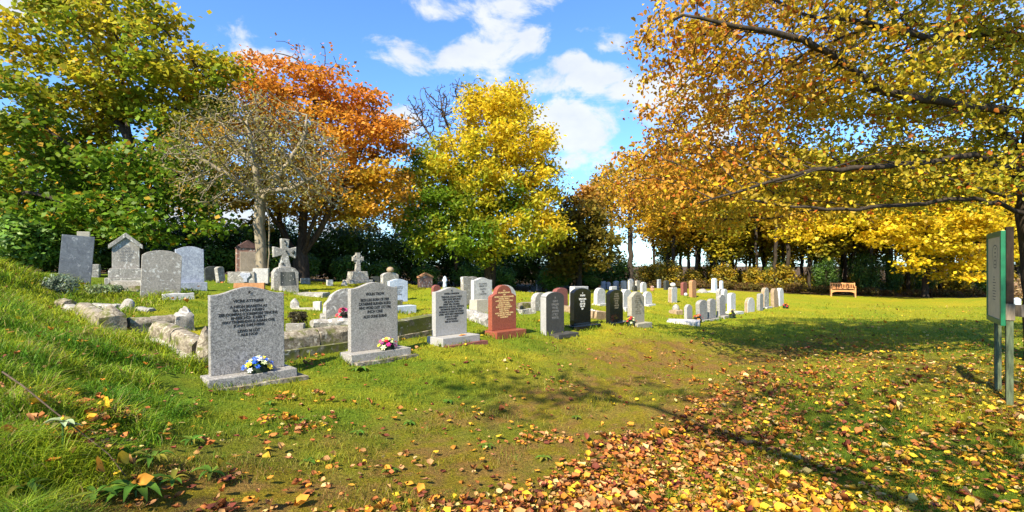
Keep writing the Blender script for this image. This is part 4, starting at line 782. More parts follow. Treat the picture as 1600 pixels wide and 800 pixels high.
# local x runs from the near post to the far one, local +y faces the graves
link('post', box_mesh(-.034, .034, -.03, .03, -.25, 1.06, .006), M['green_wood'], NBd); up = link('upper_post', box_mesh(-.038, .038, -.032, .032, 1.06, 1.94, .008), M['post_brown'], NBd)
link('post', box_mesh(-.032, .032, -.03, .03, -.25, 1.80, .006), M['green_wood'], NBd, (ln, 0, hz1(b2.x, b2.y) - b1.z)); link('bracket_block', box_mesh(-.045, .045, -.04, .038, .92, 1.10, .006), M['old_wood'], NBd)
bl, b0z, b1z = ln + .16, .86, 1.90; fx0, fx1 = -.075, bl - .01
fr = lambda x0, x1, z0, z1: link('frame_bar', box_mesh(x0, x1, .040, .080, z0, z1, .004), M['green_paint'], NBd)
fr(fx0, fx0 + .06, b0z, b1z); fr(fx1 - .06, fx1, b0z, b1z); fr(fx0 + .062, fx1 - .062, b0z, b0z + .06); fr(fx0 + .062, fx1 - .062, b1z - .06, b1z)
link('backing_panel', box_mesh(fx0 + .05, fx1 - .05, .045, .072, b0z + .05, b1z - .05, 0), M['paper'], NBd)
bm = bmesh.new(); rr = random.Random(3); yq = .0735
def bar(x0, x1, z0, z1):
    v_ = [bm.verts.new(q) for q in ((x0, yq, z0), (x1, yq, z0), (x1, yq, z1), (x0, yq, z1))]; bm.faces.new(v_)
cxm = (fx0 + fx1) / 2; px_, pz_ = None, None
for i in range(29):
    a = 2 * math.pi * i / 28; q = (cxm - .06 + (.13 + .03 * math.sin(3 * a)) * math.cos(a), 1.62 + (.15 + .02 * math.cos(2 * a)) * math.sin(a))
    if px_ is not None:
        dx, dz = q[0] - px_[0], q[1] - px_[1]; l_ = math.hypot(dx, dz); nx_, nz_ = -dz / l_ * .006, dx / l_ * .006
        v_ = [bm.verts.new((px_[0] + nx_, yq, px_[1] + nz_)), bm.verts.new((q[0] + nx_, yq, q[1] + nz_)), bm.verts.new((q[0] - nx_, yq, q[1] - nz_)), bm.verts.new((px_[0] - nx_, yq, px_[1] - nz_))]; bm.faces.new(v_)
    px_ = q
for z in np.arange(1.70, 1.48, -.045): bar(cxm - .1, cxm - .1 + rr.uniform(.03, .1), z, z + .018)
for z in np.arange(1.38, 1.12, -.032):
    w_ = rr.uniform(.08, .2); bar(cxm - w_ * .6, cxm + w_ * .4, z, z + .010)
link('printed_notice', bm_mesh(bm), M['print'], NBd)
fe = empty('rail_fence', b1 + Vector((.08, .02, 0)), math.radians(2), 'weathered wooden rail running from the notice board post past the tree', 'fence')
link('rail', rough_mesh(2.1, .10, .13, .012, 6, 7, freq=2.5), M['old_wood'], fe, (1.08, 0, .95)); link('fence_post', rough_mesh(.12, .12, 1.35, .01, 5, 8, freq=2.5, z0=-.2), M['old_wood'], fe, (2.2, 0, 0))
p = spot('whitepost'); o = link('marker_post', slab_mesh([(-.12, -.1), (-.12, .30), (0, .36), (.12, .30), (.12, -.1)], .12, .01), M['pale_blue'], None, p); tag(o, 'short white marker post beyond the notice board rail', 'post')

# ---------------------------------------------------------------- trees: branch skeletons grown into a crown volume, then bark tubes and single leaves
def grow(attr, nodes, parents, di, dk, step, iters=90, bias=(0, 0, .0), jit=.1, rng=RNG):
    nodes = [np.array(n, float) for n in nodes]; parents = list(parents); act = np.ones(len(attr), bool)
    bd = np.full(len(attr), 1e9); bi = np.zeros(len(attr), int)
    def upd(start):
        nn = np.array(nodes[start:]); d = np.sqrt(((attr[:, None, :] - nn[None]) ** 2).sum(-1)); j = d.argmin(1); dm = d[np.arange(len(attr)), j]; k = dm < bd
        bd[k] = dm[k]; bi[k] = j[k] + start
    upd(0); seen = set()
    for it in range(iters):
        act &= bd > dk; use = act & (bd < di)
        if not use.any(): break
        st_ = len(nodes); arr = np.array(nodes); dirs = {}
        ids = bi[use]; vec = attr[use] - arr[ids]; vec /= np.linalg.norm(vec, axis=1, keepdims=True)
        u, inv = np.unique(ids, return_inverse=True); acc = np.zeros((len(u), 3)); np.add.at(acc, inv, vec)
        acc += np.array(bias) + rng.normal(0, jit, acc.shape); acc /= np.linalg.norm(acc, axis=1, keepdims=True) + 1e-9
        for n_i, dv in zip(u, acc):
            q = arr[n_i] + dv * step; key = (n_i, tuple(np.round(q, 2)))
            if key in seen: continue
            seen.add(key); nodes.append(q); parents.append(int(n_i))
        if len(nodes) == st_: break
        upd(st_)
    return np.array(nodes), np.array(parents)
def radii(nodes, parents, r_tip, r_root, r_fix=None, expo=2.4):
    n = len(nodes); kids = np.zeros(n, int); acc = np.zeros(n); r = np.zeros(n)
    for i in range(n):
        if parents[i] >= 0: kids[parents[i]] += 1
    for i in range(n - 1, -1, -1):
        if kids[i] == 0: acc[i] = r_tip ** expo
        r[i] = acc[i] ** (1 / expo)
        if parents[i] >= 0: acc[parents[i]] += acc[i]
    s = math.log(r_root / r_tip) / math.log(max(r[0], r_tip * 1.01) / r_tip)
    return r_tip * (r / r_tip) ** s, kids
def tubes(nodes, parents, r, sides=5, rmin=0.0, flare=0.0):
    n = len(nodes); main = np.full(n, -1)
    for i in range(n):
        p = parents[i]
        if p >= 0 and (main[p] < 0 or r[i] > r[main[p]]): main[p] = i
    vs, fs, ring = [], [], {}
    ang = np.arange(sides) * 2 * math.pi / sides
    def mk(i, d, rad):
        d = d / (np.linalg.norm(d) + 1e-9); a = np.array([0, 0, 1.0]) if abs(d[2]) < .8 else np.array([1.0, 0, 0]); u = np.cross(d, a); u /= np.linalg.norm(u); v = np.cross(d, u)
        b0 = len(vs)
        for t in ang: vs.append(nodes[i] + rad * (u * math.cos(t) + v * math.sin(t)))
        return b0
    for i in range(n):
        p = parents[i]
        if p < 0 or r[i] < rmin: continue
        d = nodes[i] - nodes[p]
        if main[p] == i and p in ring: a0 = ring[p]
        else: a0 = mk(p, d, min(r[p], r[i] * 1.25) if main[p] != i else r[p] * (1 + flare * (parents[p] < 0)))
        nd = d if main[i] < 0 else d + (nodes[main[i]] - nodes[i]); b0 = mk(i, nd, r[i]); ring[i] = b0
        # align the two rings by the nearest starting vertex
        va = np.array(vs[a0:a0 + sides]); k = int(np.argmin([((va - np.roll(np.array(vs[b0:b0 + sides]), -s_, 0)) ** 2).sum() for s_ in range(sides)]))
        for j in range(sides): fs.append((a0 + j, a0 + (j + 1) % sides, b0 + (j + 1 + k) % sides, b0 + (j + k) % sides))
    return np.array(vs), np.array(fs)
def rand_unit(n, rng): v = rng.normal(size=(n, 3)); return v / np.linalg.norm(v, axis=1, keepdims=True)
def leaf_verts(pos, size, nrm, axis_, width=.6, fold=.18, near=False):
    """leaf blades: one folded quad each, or two quads with a midrib when near"""
    a = axis_ - (axis_ * nrm).sum(1, keepdims=True) * nrm; a /= np.linalg.norm(a, axis=1, keepdims=True) + 1e-9; s = np.cross(nrm, a)
    z = size[:, None]; w_ = z * width * .5
    if not near:
        P_ = np.stack([pos - a * z * .5, pos + s * w_ + nrm * w_ * fold, pos + a * z * .5, pos - s * w_ + nrm * w_ * fold], 1)
        f = np.arange(len(pos) * 4).reshape(-1, 4); return P_.reshape(-1, 3), f, 4
    up = nrm * w_ * fold * 2
    P_ = np.stack([pos - a * z * .5, pos - a * z * .22 + s * w_ * .95 + up, pos + a * z * .2 + s * w_ * .8 + up, pos + a * z * .55 - nrm * z * .08, pos + a * z * .2 - s * w_ * .8 + up, pos - a * z * .22 - s * w_ * .95 + up], 1)
    b0 = np.arange(len(pos))[:, None] * 6; f = np.concatenate([b0 + np.array([0, 1, 2, 3]), b0 + np.array([0, 3, 4, 5])], 0); return P_.reshape(-1, 3), f, 6
def ellip(specs, n, rng, shell=.35):
    """points inside a union of ellipsoids given as (centre, radii), denser near the outside"""
    vol = np.array([s[1][0] * s[1][1] * s[1][2] for s in specs]) ** .8; vol /= vol.sum(); out_ = []
    for (c_, r_), v in zip(specs, vol):
        k = int(n * v) + 1; d = rand_unit(k, rng); q = rng.uniform(0, 1, k) ** shell; out_.append(np.array(c_) + d * q[:, None] * np.array(r_))
    return np.concatenate(out_)
def E(px, py, Y, rx, ry, dr): return (P3(px, py, Y), (rx * Y / F, dr, ry * Y / F))
def polyline(pts, step):
    pts = [np.array(p, float) for p in pts]; out_ = [pts[0]]
    for a, b_ in zip(pts[:-1], pts[1:]):
        n = max(1, int(np.linalg.norm(b_ - a) / step)); out_ += [a + (b_ - a) * (k / n) for k in range(1, n + 1)]
    return out_
def skeleton(limbs, step):
    """limbs: list of point lists; each later limb starts from the nearest node already laid"""
    nodes, par = [], []
    for k, pts in enumerate(limbs):
        pl = polyline(pts, step)
        if k == 0: nodes += pl; par += [-1] + list(range(len(pl) - 1))
        else:
            arr = np.array(nodes); j = int(np.argmin(((arr - pl[0]) ** 2).sum(1))); prev = j
            for q in pl[1:]: nodes.append(q); par.append(prev); prev = len(nodes) - 1
    for i in range(1, len(nodes)):
        nodes[i] = nodes[i] + RNG.normal(0, step * .07, 3)
    return nodes, par
def tree(name, label, cat, base, limbs, specs, bark, colf, n_attr=900, step=.35, di=4.0, dk=.7, r_tip=.010, r_root=.25, n_leaf=14000, lsize=.16, lspread=(.4, .22), droop=.35, width=.7,
         group=None, leafmat='leaf', mask=None, tipcut=.03, seed=1, sides=5, shell=.4, near=False, jit=.1, extra=None, upbias=0.0, trunk_name='trunk'):
    rng = np.random.default_rng(seed); at = ellip(specs, n_attr, rng, shell)
    if extra is not None: at = np.concatenate([at, extra(rng)])
    nd, pr = skeleton(limbs, step); nodes, par = grow(at, nd, pr, di, dk, step, 110, (0, 0, upbias), jit, rng)
    r, kids = radii(nodes, par, r_tip, r_root)
    root = empty(name, base, 0, label, cat, group); off = np.array(base)
    v, f = tubes(nodes - off, par, r, sides, flare=.35)
    link(trunk_name, np_mesh('trunk', v, f, smooth=True), M[bark], root)
    tip = np.where((r < tipcut) & (np.arange(len(nodes)) > len(nd) * .6))[0]
    wgt = np.where(kids[tip] == 0, 2.5, 1.0)
    if n_leaf:
        ch = rng.choice(tip, n_leaf, p=wgt / wgt.sum()); pos = nodes[ch] + rng.normal(0, 1, (n_leaf, 3)) * np.array([lspread[0], lspread[0], lspread[1]]) - np.array([0, 0, lspread[1] * .4])
        if mask is not None: k = mask(pos, rng); pos = pos[k]
        n = len(pos); nrm = rand_unit(n, rng) * .75 + np.array([0, 0, .75]) ; nrm /= np.linalg.norm(nrm, axis=1, keepdims=True)
        ax = rand_unit(n, rng) + np.array([0, 0, -droop]); size = lsize * rng.uniform(.65, 1.3, n); col_ = colf(pos, rng)
        v, f, k = leaf_verts(pos - off, size, nrm, ax, width, .2, near)
        link('crown', np_mesh('crown', v, f, np.repeat(col_, k, 0)), M[leafmat], root, kind='stuff')
    return root, nodes, par, r
def jitc(c_, rng, a=.25, b_=.10):
    n = len(c_); return np.clip(c_ * (1 + rng.uniform(-a, a, (n, 1))) * (1 + rng.uniform(-b_, b_, (n, 3))), 0, 1)
def lerp(a, b_, t): return np.array(a) + (np.array(b_) - np.array(a)) * t[:, None]
def blob(pos, s, seed): return vnoise(pos[:, 0] + pos[:, 1] * .6, pos[:, 2] + pos[:, 1] * .4, s, seed, 2)
def base_at(px, Y): x = px2x(px, Y); return np.array((x, Y, hz1(x, Y)))

# --- big maple, yellow green, over the bank
Y0 = 19.0; bs = base_at(205, Y0); T = lambda px, py, dy=0: P3(px, py, Y0 + dy)
def maple_col(p, rng):
    t = sstep(4.0, 10.0, p[:, 2] + 1.2 * blob(p, 3.0, 31)) ; u = np.clip(.5 + .9 * blob(p, 1.6, 32), 0, 1) * t
    c_ = lerp((.13, .22, .016), (.25, .29, .02), t); c_ = c_ + (np.array([.66, .46, .025]) - c_) * (u * .6)[:, None]
    o = (rng.uniform(0, 1, len(p)) < .08)[:, None]; c_ = np.where(o, np.array([.42, .24, .02]), c_); return jitc(c_, rng, .35)
tree('maple_tree', 'huge spreading maple with green and yellow leaves on the bank', 'tree', bs,
     [[bs - (0, 0, .2), T(208, 360), T(206, 300), T(200, 200), T(190, 110)], [T(206, 310), T(140, 250, -1), T(70, 200, -1.5)], [T(203, 250), T(265, 190, .5), T(310, 120, 0)], [T(205, 330), T(120, 320, -2), T(40, 300, -2)], [T(206, 310), T(270, 280, -1.5), T(320, 250, -1)], [T(200, 210), T(130, 120, 1), T(90, 50, 1)]],
     [E(190, 80, Y0, 130, 110, 3.0), E(290, 130, Y0, 85, 75, 2.5), E(60, 150, Y0, 120, 100, 3.0), E(70, 290, Y0, 130, 85, 3.0), E(250, 280, Y0 - 1, 100, 75, 2.5), E(200, 345, Y0 - 1.5, 170, 38, 2.0), E(330, 95, Y0, 42, 30, 1.2), E(130, 10, Y0, 100, 50, 2)],
     'bark_dark', maple_col, n_attr=1150, step=.36, dk=.75, r_root=.36, r_tip=.012, n_leaf=38000, lsize=.19, lspread=(.38, .16), seed=11, width=.85, droop=.5)
# --- grey lichened tree before the orange one
Y0 = 16.0; bs = base_at(410, Y0); T = lambda px, py, dy=0: P3(px, py, Y0 + dy)
def grey_col(p, rng): return jitc(lerp((.20, .185, .06), (.33, .25, .05), np.clip(.5 + blob(p, 1.2, 33), 0, 1)), rng, .35)
tree('lichened_tree', 'nearly bare tree with pale grey lichened twigs and twin trunk among the graves', 'tree', bs,
     [[bs - (0, 0, .15), T(408, 400), T(405, 350), T(406, 310), T(398, 250, -.3), T(385, 190, -.2)], [bs + (.16, 0, 0), T(420, 405), T(421, 360), T(416, 315)], [T(406, 315), T(440, 270, -.4), T(475, 215, -.2), T(480, 180, 0)], [T(406, 312), T(360, 275, -.6), T(310, 245, -.8)], [T(405, 300), T(455, 295, -1), T(500, 270, -1)], [T(398, 260), T(350, 200, .4)]],
     [E(400, 240, Y0, 135, 90, 2.6), E(350, 250, Y0 - .5, 90, 60, 2), E(470, 250, Y0 - .5, 75, 70, 2), E(400, 180, Y0, 80, 42, 1.6), E(320, 300, Y0 - .8, 50, 32, 1.2), E(500, 300, Y0 - .5, 45, 32, 1.2)],
     'twig_grey', grey_col, n_attr=4200, step=.16, di=2.0, dk=.24, r_tip=.010, r_root=.17, n_leaf=6500, lsize=.085, lspread=(.16, .12), seed=12, shell=.55, jit=.35, tipcut=.02)
# --- orange tree
Y0 = 24.0; bs = base_at(468, Y0); T = lambda px, py, dy=0: P3(px, py, Y0 + dy)
def orange_col(p, rng):
    t = sstep(4.0, 12.0, p[:, 2] + .35 * (p[:, 0] + 9) + 1.6 * blob(p, 2.0, 34)); c_ = lerp((.62, .35, .03), (.58, .20, .026), t)
    g_ = (sstep(.2, .9, blob(p, 2.5, 35)) * (1 - t))[:, None]; c_ = c_ + (np.array([.40, .26, .02]) - c_) * g_ * .7; return jitc(c_, rng, .3)
tree('orange_maple_tree', 'large orange red autumn tree with several stems and bare twigs at its top', 'tree', bs,
     [[bs - (0, 0, .2), T(470, 400), T(474, 340), T(486, 230), T(495, 130)], [T(470, 412), T(446, 370, .5), T(420, 290, .5), T(400, 200, 0)], [T(470, 405), T(505, 350, -.5), T(550, 260, 0), T(585, 190, 0)], [T(472, 400), T(490, 340, -1), T(525, 300, -1.5), T(590, 280, -1)], [T(446, 370), T(420, 330, -.8), T(370, 280, -.6)]],
     [E(480, 170, Y0, 105, 85, 3), E(565, 215, Y0, 78, 82, 2.6), E(395, 190, Y0, 65, 70, 2.4), E(470, 290, Y0, 150, 60, 3), E(595, 300, Y0 - .5, 55, 52, 2), E(360, 300, Y0, 50, 50, 1.8), E(420, 140, Y0, 60, 45, 1.8)],
     'bark', orange_col, n_attr=1300, step=.36, dk=.7, r_tip=.012, r_root=.42, n_leaf=34000, lsize=.18, lspread=(.36, .15), seed=13, width=.8, droop=.3, upbias=.05,
     mask=lambda p, rng: rng.uniform(0, 1, len(p)) > sstep(9.6, 10.9, p[:, 2] - .25 * np.abs(p[:, 0] + 8) + .0) * .96, extra=lambda rng: ellip([E(465, 85, Y0, 60, 40, 1.5), E(500, 95, Y0, 50, 28, 1.3), E(395, 100, Y0, 40, 30, 1)], 170, rng))
# --- bare tree behind the yellow ash
Y0 = 29.0; bs = base_at(712, Y0); T = lambda px, py, dy=0: P3(px, py, Y0 + dy)
tree('bare_tree', 'leafless brown tree whose fan of twigs rises behind the yellow ash', 'tree', bs, [[bs - (0, 0, .2), T(714, 330), T(716, 260), T(700, 200), T(690, 170)], [T(716, 250), T(735, 190), T(735, 150)], [T(714, 280), T(680, 225), T(655, 185)]],
     [E(690, 180, Y0, 62, 48, 2), E(725, 162, Y0, 48, 42, 1.8), E(662, 195, Y0, 40, 38, 1.5)], 'bark', None, n_attr=3200, step=.2, di=6, dk=.26, r_tip=.0155, r_root=.12, n_leaf=0, seed=14, shell=.6, upbias=.2)
# --- ash, green low, yellow high and towards the right
Y0 = 26.0; bs = base_at(765, Y0); T = lambda px, py, dy=0: P3(px, py, Y0 + dy)
def ash_col(p, rng):
    xx = p[:, 0] - px2x(760, Y0); t = sstep(-2.0, 1.9, .50 * (p[:, 2] - 5.0) + .36 * xx + 1.9 * blob(p, 1.5, 36) + rng.normal(0, .35, len(p)))
    c_ = lerp((.15, .25, .018), (.68, .50, .024), t); k = ((t > .2) & (t < .75))[:, None]; c_ = np.where(k, c_ * .5 + np.array([.36, .36, .02]) * .5, c_); return jitc(c_, rng, .28)
tree('ash_tree', 'tall dense ash turning from green to bright yellow in the middle of the row', 'tree', bs,
     [[bs - (0, 0, .2), T(766, 380), T(768, 300), T(775, 220), T(780, 160)], [T(766, 390), T(725, 330, -.5), T(690, 270, -.3)], [T(768, 350), T(815, 300, -.5), T(845, 250, 0)], [T(768, 300), T(740, 230), T(730, 190)], [T(766, 380), T(800, 350, -1), T(830, 340, -1.2)]],
     [E(780, 200, Y0, 70, 70, 2.6), E(815, 260, Y0, 68, 80, 2.6), E(745, 290, Y0, 95, 72, 3), E(700, 320, Y0 - .5, 60, 70, 2.3), E(835, 330, Y0, 52, 60, 2.2), E(770, 360, Y0 - 1, 120, 46, 2.3), E(682, 255, Y0, 52, 50, 1.8), E(665, 350, Y0 - .5, 40, 60, 1.6), E(800, 155, Y0, 38, 28, 1.4), E(750, 165, Y0, 30, 40, 1.4)],
     'bark_dark', ash_col, n_attr=1300, step=.36, dk=.66, r_tip=.012, r_root=.32, n_leaf=46000, lsize=.22, lspread=(.34, .22), seed=15, width=.5, droop=.8)
# --- reddish green tree and slender golden tree at the gap
Y0 = 30.0; bs = base_at(905, Y0); T = lambda px, py, dy=0: P3(px, py, Y0 + dy)
def rust_col(p, rng):
    t = sstep(4.2, 6.5, p[:, 2] + .9 * blob(p, 1.4, 37)); return jitc(lerp((.19, .15, .02), (.44, .21, .03), t), rng, .35)
tree('rusty_tree', 'dark rust and green tree between the yellow ash and the gap of sky', 'tree', bs, [[bs - (0, 0, .2), T(905, 400), T(902, 330)], [T(905, 390), T(935, 350)], [T(905, 400), T(880, 360)]],
     [E(905, 345, Y0, 45, 48, 2.0), E(935, 385, Y0 - .5, 34, 40, 1.6), E(880, 390, Y0, 38, 45, 1.6), E(918, 305, Y0, 22, 20, 1)], 'bark_dark', rust_col, n_attr=500, step=.34, dk=.6, r_root=.2, n_leaf=9000, lsize=.24, lspread=(.3, .18), seed=16)
Y0 = 33.0; bs = base_at(985, Y0); T = lambda px, py, dy=0: P3(px, py, Y0 + dy)
def gold_col(p, rng): return jitc(lerp((.42, .29, .02), (.60, .34, .02), np.clip(.5 + .9 * blob(p, 1.5, 38), 0, 1)), rng, .35)
tree('golden_tree', 'slender golden tree standing in the gap of sky behind the pale row', 'tree', bs, [[bs - (0, 0, .2), T(986, 400), T(984, 350), T(986, 290), T(985, 250)], [T(984, 360), T(955, 320), T(940, 290)], [T(985, 330), T(1015, 295)]],
     [E(980, 285, Y0, 55, 52, 2.2), E(950, 320, Y0, 32, 32, 1.5), E(1020, 300, Y0, 42, 50, 1.8), E(985, 345, Y0, 55, 25, 1.6)], 'bark_dark', gold_col, n_attr=520, step=.36, dk=.7, r_root=.17, n_leaf=4800, lsize=.20, lspread=(.34, .2), seed=17)
# --- bright yellow maple behind the bench
Y0 = 30.0; bs = base_at(1446, Y0 + 3); T = lambda px, py, dy=0: P3(px, py, Y0 + dy)
def yel_col(p, rng):
    c_ = lerp((.52, .38, .02), (.75, .54, .022), np.clip(.55 + .9 * blob(p, 1.3, 39), 0, 1)); return jitc(c_, rng, .28)
tree('yellow_maple_tree', 'low spreading bright yellow maple hanging over the bench end of the lawn', 'tree', bs, [[bs - (0, 0, .2), T(1447, 400, 3), T(1450, 330, 2.5), T(1450, 250, 2)], [T(1449, 350, 3), T(1380, 320, 1), T(1290, 320, 0)], [T(1449, 345, 3), T(1510, 320, 1), T(1560, 330, 0)], [T(1449, 350, 3), T(1420, 340, 0), T(1390, 370, -1)]],
     [E(1310, 345, Y0, 90, 28, 1.8), E(1420, 365, Y0 - 1, 75, 40, 1.8), E(1480, 345, Y0, 95, 38, 2), E(1390, 315, Y0, 120, 32, 2.2), E(1420, 410, Y0 - 1, 30, 22, 1), E(1540, 380, Y0, 60, 40, 1.6), E(1450, 270, Y0 + 1, 150, 45, 2.5), E(1250, 360, Y0, 40, 25, 1.2), E(1520, 425, Y0, 35, 20, 1)],
     'bark_dark', yel_col, n_attr=1000, step=.4, dk=.7, r_root=.2, n_leaf=22000, lsize=.22, lspread=(.36, .14), seed=18, width=.85, droop=.35)

# --- the big tree that overhangs the lawn
Y0 = 8.2; bs = base_at(1626, Y0); T = lambda px, py, Y: P3(px, py, Y)
limbs = [[bs - (0, 0, .2), T(1624, 480, 8.2), T(1620, 400, 8.2), T(1612, 335, 8.1), T(1614, 260, 8.1), T(1622, 150, 8.2), T(1635, 0, 8.2), T(1650, -180, 8.2)],
 [T(1602, 335, 8.1), T(1568, 318, 7.9), T(1510, 312, 7.5), T(1430, 318, 7.2), T(1338, 328, 6.9), T(1240, 322, 6.7)],
 [T(1604, 300, 8.1), T(1573, 305, 7.7), T(1522, 293, 7.3), T(1459, 276, 6.9), T(1378, 247, 6.5)],
 [T(1606, 265, 8.1), T(1560, 262, 7.8), T(1522, 242, 7.5), T(1453, 253, 7.2), T(1372, 262, 6.9), T(1269, 266, 6.6), T(1190, 288, 6.4), T(1090, 318, 6.3)],
 [T(1614, 180, 8.2), T(1573, 172, 7.7), T(1510, 167, 7.2), T(1440, 155, 6.9), T(1372, 138, 6.6), T(1292, 80, 6.3), T(1235, 55, 6.1), T(1150, 40, 6.0), T(1070, 25, 6.0)],
 [T(1510, 167, 7.2), T(1447, 198, 6.7), T(1372, 236, 6.3), T(1300, 262, 6.1), T(1210, 285, 6.0)],
 [T(1626, 60, 8.2), T(1560, 50, 7.6), T(1447, 60, 6.9), T(1330, 30, 6.5)],
 [T(1606, 240, 8.1), T(1560, 200, 9.5), T(1450, 150, 10.5), T(1330, 120, 11.2), T(1200, 150, 11.5), T(1080, 190, 11.5)],
 [T(1606, 280, 8.1), T(1540, 280, 9.5), T(1420, 270, 10.5), T(1290, 290, 11.0), T(1160, 310, 11.0)],
 [T(1630, 20, 8.2), T(1640, -120, 6.5), T(1500, -260, 5.2), T(1300, -300, 4.8)],
 [T(1606, 260, 8.1), T(1760, 180, 7.6), T(1950, 120, 7.2)], [T(1612, 200, 8.2), T(1720, 100, 9.6), T(1850, 40, 10.8)], [T(1640, -60, 8.2), T(1450, -120, 9.2), T(1250, -80, 9.8), T(1120, -20, 10)]]
specs = [E(1230, 120, 8.0, 190, 150, 2.6), E(1120, 250, 9.0, 130, 85, 2.4), E(1400, 140, 8.6, 210, 150, 2.2), E(1500, 60, 8.4, 200, 120, 2.0), E(1530, 200, 8.8, 110, 110, 1.8), E(1065, 70, 7.5, 80, 120, 1.8), E(1060, 200, 8.0, 75, 70, 1.6), E(1250, 300, 8.0, 150, 42, 2.2), E(1450, 270, 8.5, 150, 45, 2.4), E(1400, -150, 7.0, 300, 160, 2.6), E(1700, 60, 8.5, 160, 200, 2.5),
         E(1000, 280, 9.5, 65, 55, 1.6), E(1150, 200, 8.5, 140, 90, 2.2), E(1130, 340, 9.0, 90, 30, 1.6), E(1300, -320, 5.5, 250, 120, 1.8), E(1850, 100, 8.0, 160, 130, 2.2)]
def big_col(p, rng):
    xx = sstep(2.0, 6.5, p[:, 0] + 1.0 * blob(p, 1.5, 41)); t = np.clip(.5 + 1.0 * blob(p, .9, 42), 0, 1)
    c_ = lerp((.56, .27, .03), (.49, .39, .03), np.clip(xx * 1.4 + t * .5 - .2, 0, 1)); g_ = (np.clip(xx * 1.2 - .35, 0, 1) * sstep(.25, .8, 1 - t))[:, None]
    c_ = c_ + (np.array([.24, .27, .022]) - c_) * g_ * .85; k = rng.uniform(0, 1, len(p)); c_ = np.where((k < .12)[:, None], np.array([.70, .50, .025]), c_); c_ = np.where((k > .92)[:, None], np.array([.46, .13, .02]), c_); return jitc(c_, rng, .35)
rngb = np.random.default_rng(21); at = ellip(specs, 4200, rngb, .5)
keep = at[:, 2] > 2.05 + .06 * np.maximum(at[:, 1] - 8, 0); at = at[keep]
nd, pr = skeleton(limbs, .2); nodes, par = grow(at, nd, pr, 3.0, .32, .18, 120, (0, 0, .03), .25, rngb)
r, kids = radii(nodes, par, .0080, .19)
big = empty('overhanging_tree', bs, 0, 'big dark limbed tree with amber leaves overhanging the lawn behind the notice board', 'tree'); off = np.array(bs)
v, f = tubes(nodes - off, par, r, 7, flare=.3); link('trunk', np_mesh('trunk', v, f, smooth=True), M['bark_dark'], big)
tip = np.where((r < .02) & (np.arange(len(nodes)) > len(nd)))[0]; wgt = np.where(kids[tip] == 0, 3.0, 1.0)
nl = 82000; ch = rngb.choice(tip, nl, p=wgt / wgt.sum()); pos = nodes[ch] + rngb.normal(0, 1, (nl, 3)) * np.array([.12, .12, .09]) - np.array([0, 0, .06])
nrm = rand_unit(nl, rngb) * .9 + np.array([0, 0, .55]); nrm /= np.linalg.norm(nrm, axis=1, keepdims=True); ax = rand_unit(nl, rngb) + np.array([0, 0, -.6]); size = .062 * rngb.uniform(.55, 1.45, nl); cols = big_col(pos, rngb)
vp = np.stack([800 + F * pos[:, 0] / pos[:, 1], HY - F * (pos[:, 2] - CAMZ) / pos[:, 1]], 1); inv = (vp[:, 0] > 900) & (vp[:, 0] < 1600) & (vp[:, 1] > 0) & (pos[:, 1] > 1.5)
order = np.argsort(np.where(inv, pos[:, 1] / size, 1e9)); own = order[:290]; rest = order[290:]
v, f, k = leaf_verts(pos[rest] - off, size[rest], nrm[rest], ax[rest], .72, .2, True); link('crown', np_mesh('crown', v, f, np.repeat(cols[rest], k, 0)), M['leaf'], big, kind='stuff')
PAL = [(.52, .23, .03), (.42, .30, .028), (.70, .50, .025), (.20, .21, .02), (.46, .13, .02)]; LM = []
for c_ in PAL:
    v, f, k = leaf_verts(np.zeros((1, 3)), np.ones(1), np.array([[0, 0, 1.0]]), np.array([[1.0, 0, 0]]), .72, .2, True); LM.append(np_mesh('leaf', v, f, np.repeat(np.array([c_]), k, 0))); LM[-1].materials.append(M['leaf'])
for i in own:
    j = int(np.argmin(((np.array(PAL) - cols[i]) ** 2).sum(1))); a = ax[i] - (ax[i] @ nrm[i]) * nrm[i]; a /= np.linalg.norm(a); s = np.cross(nrm[i], a)
    o = bpy.data.objects.new('leaf', LM[j]); COL.objects.link(o); o.parent = big; mt = Matrix(((a[0], s[0], nrm[i][0]), (a[1], s[1], nrm[i][1]), (a[2], s[2], nrm[i][2]))).to_4x4()
    o.matrix_local = Matrix.Translation(Vector(pos[i] - off)) @ mt @ Matrix.Scale(float(size[i]), 4)

# --- unseen tree added behind the viewer, crown shaped to dapple the near grass
bs = np.array((3.4, -4.5, hz1(3.4, -4.5)))
tree('added_shade_tree', 'broad amber tree added out of view behind the viewer to shade the near grass', 'tree', bs, [[bs - (0, 0, .2), bs + (0, .1, 2.5), bs + (-.3, .4, 5), bs + (-.5, .8, 8)], [bs + (0, .1, 2.6), bs + (-2.5, 2.0, 4.5), bs + (-5.2, 4.2, 6.2)], [bs + (0, .1, 2.6), bs + (-4, .5, 4.6), bs + (-8.6, 1.2, 6.2)], [bs + (0, .1, 3.2), bs + (.8, 3, 5.4), bs + (.6, 5.5, 6.4)], [bs + (0, .1, 2.8), bs + (2.5, 1, 5)]],
     [((.8, -1.2, 6.6), (3.4, 2.4, 1.3)), ((3.0, -.5, 7.0), (2.6, 2.2, 1.5)), ((-3.0, .2, 6.5), (2.1, 1.2, .8)), ((-5.9, -3.2, 6.3), (1.4, 1.0, .6)), ((3.0, -4.5, 8), (3, 3, 2.0))], 'bark_dark', lambda p, r_: jitc(lerp((.50, .30, .02), (.30, .30, .02), np.clip(.5 + blob(p, 1.2, 44), 0, 1)), r_, .3), n_attr=800, step=.3, dk=.6, r_root=.3, r_tip=.008, n_leaf=6500, lsize=.12, lspread=(.2, .1), seed=23)

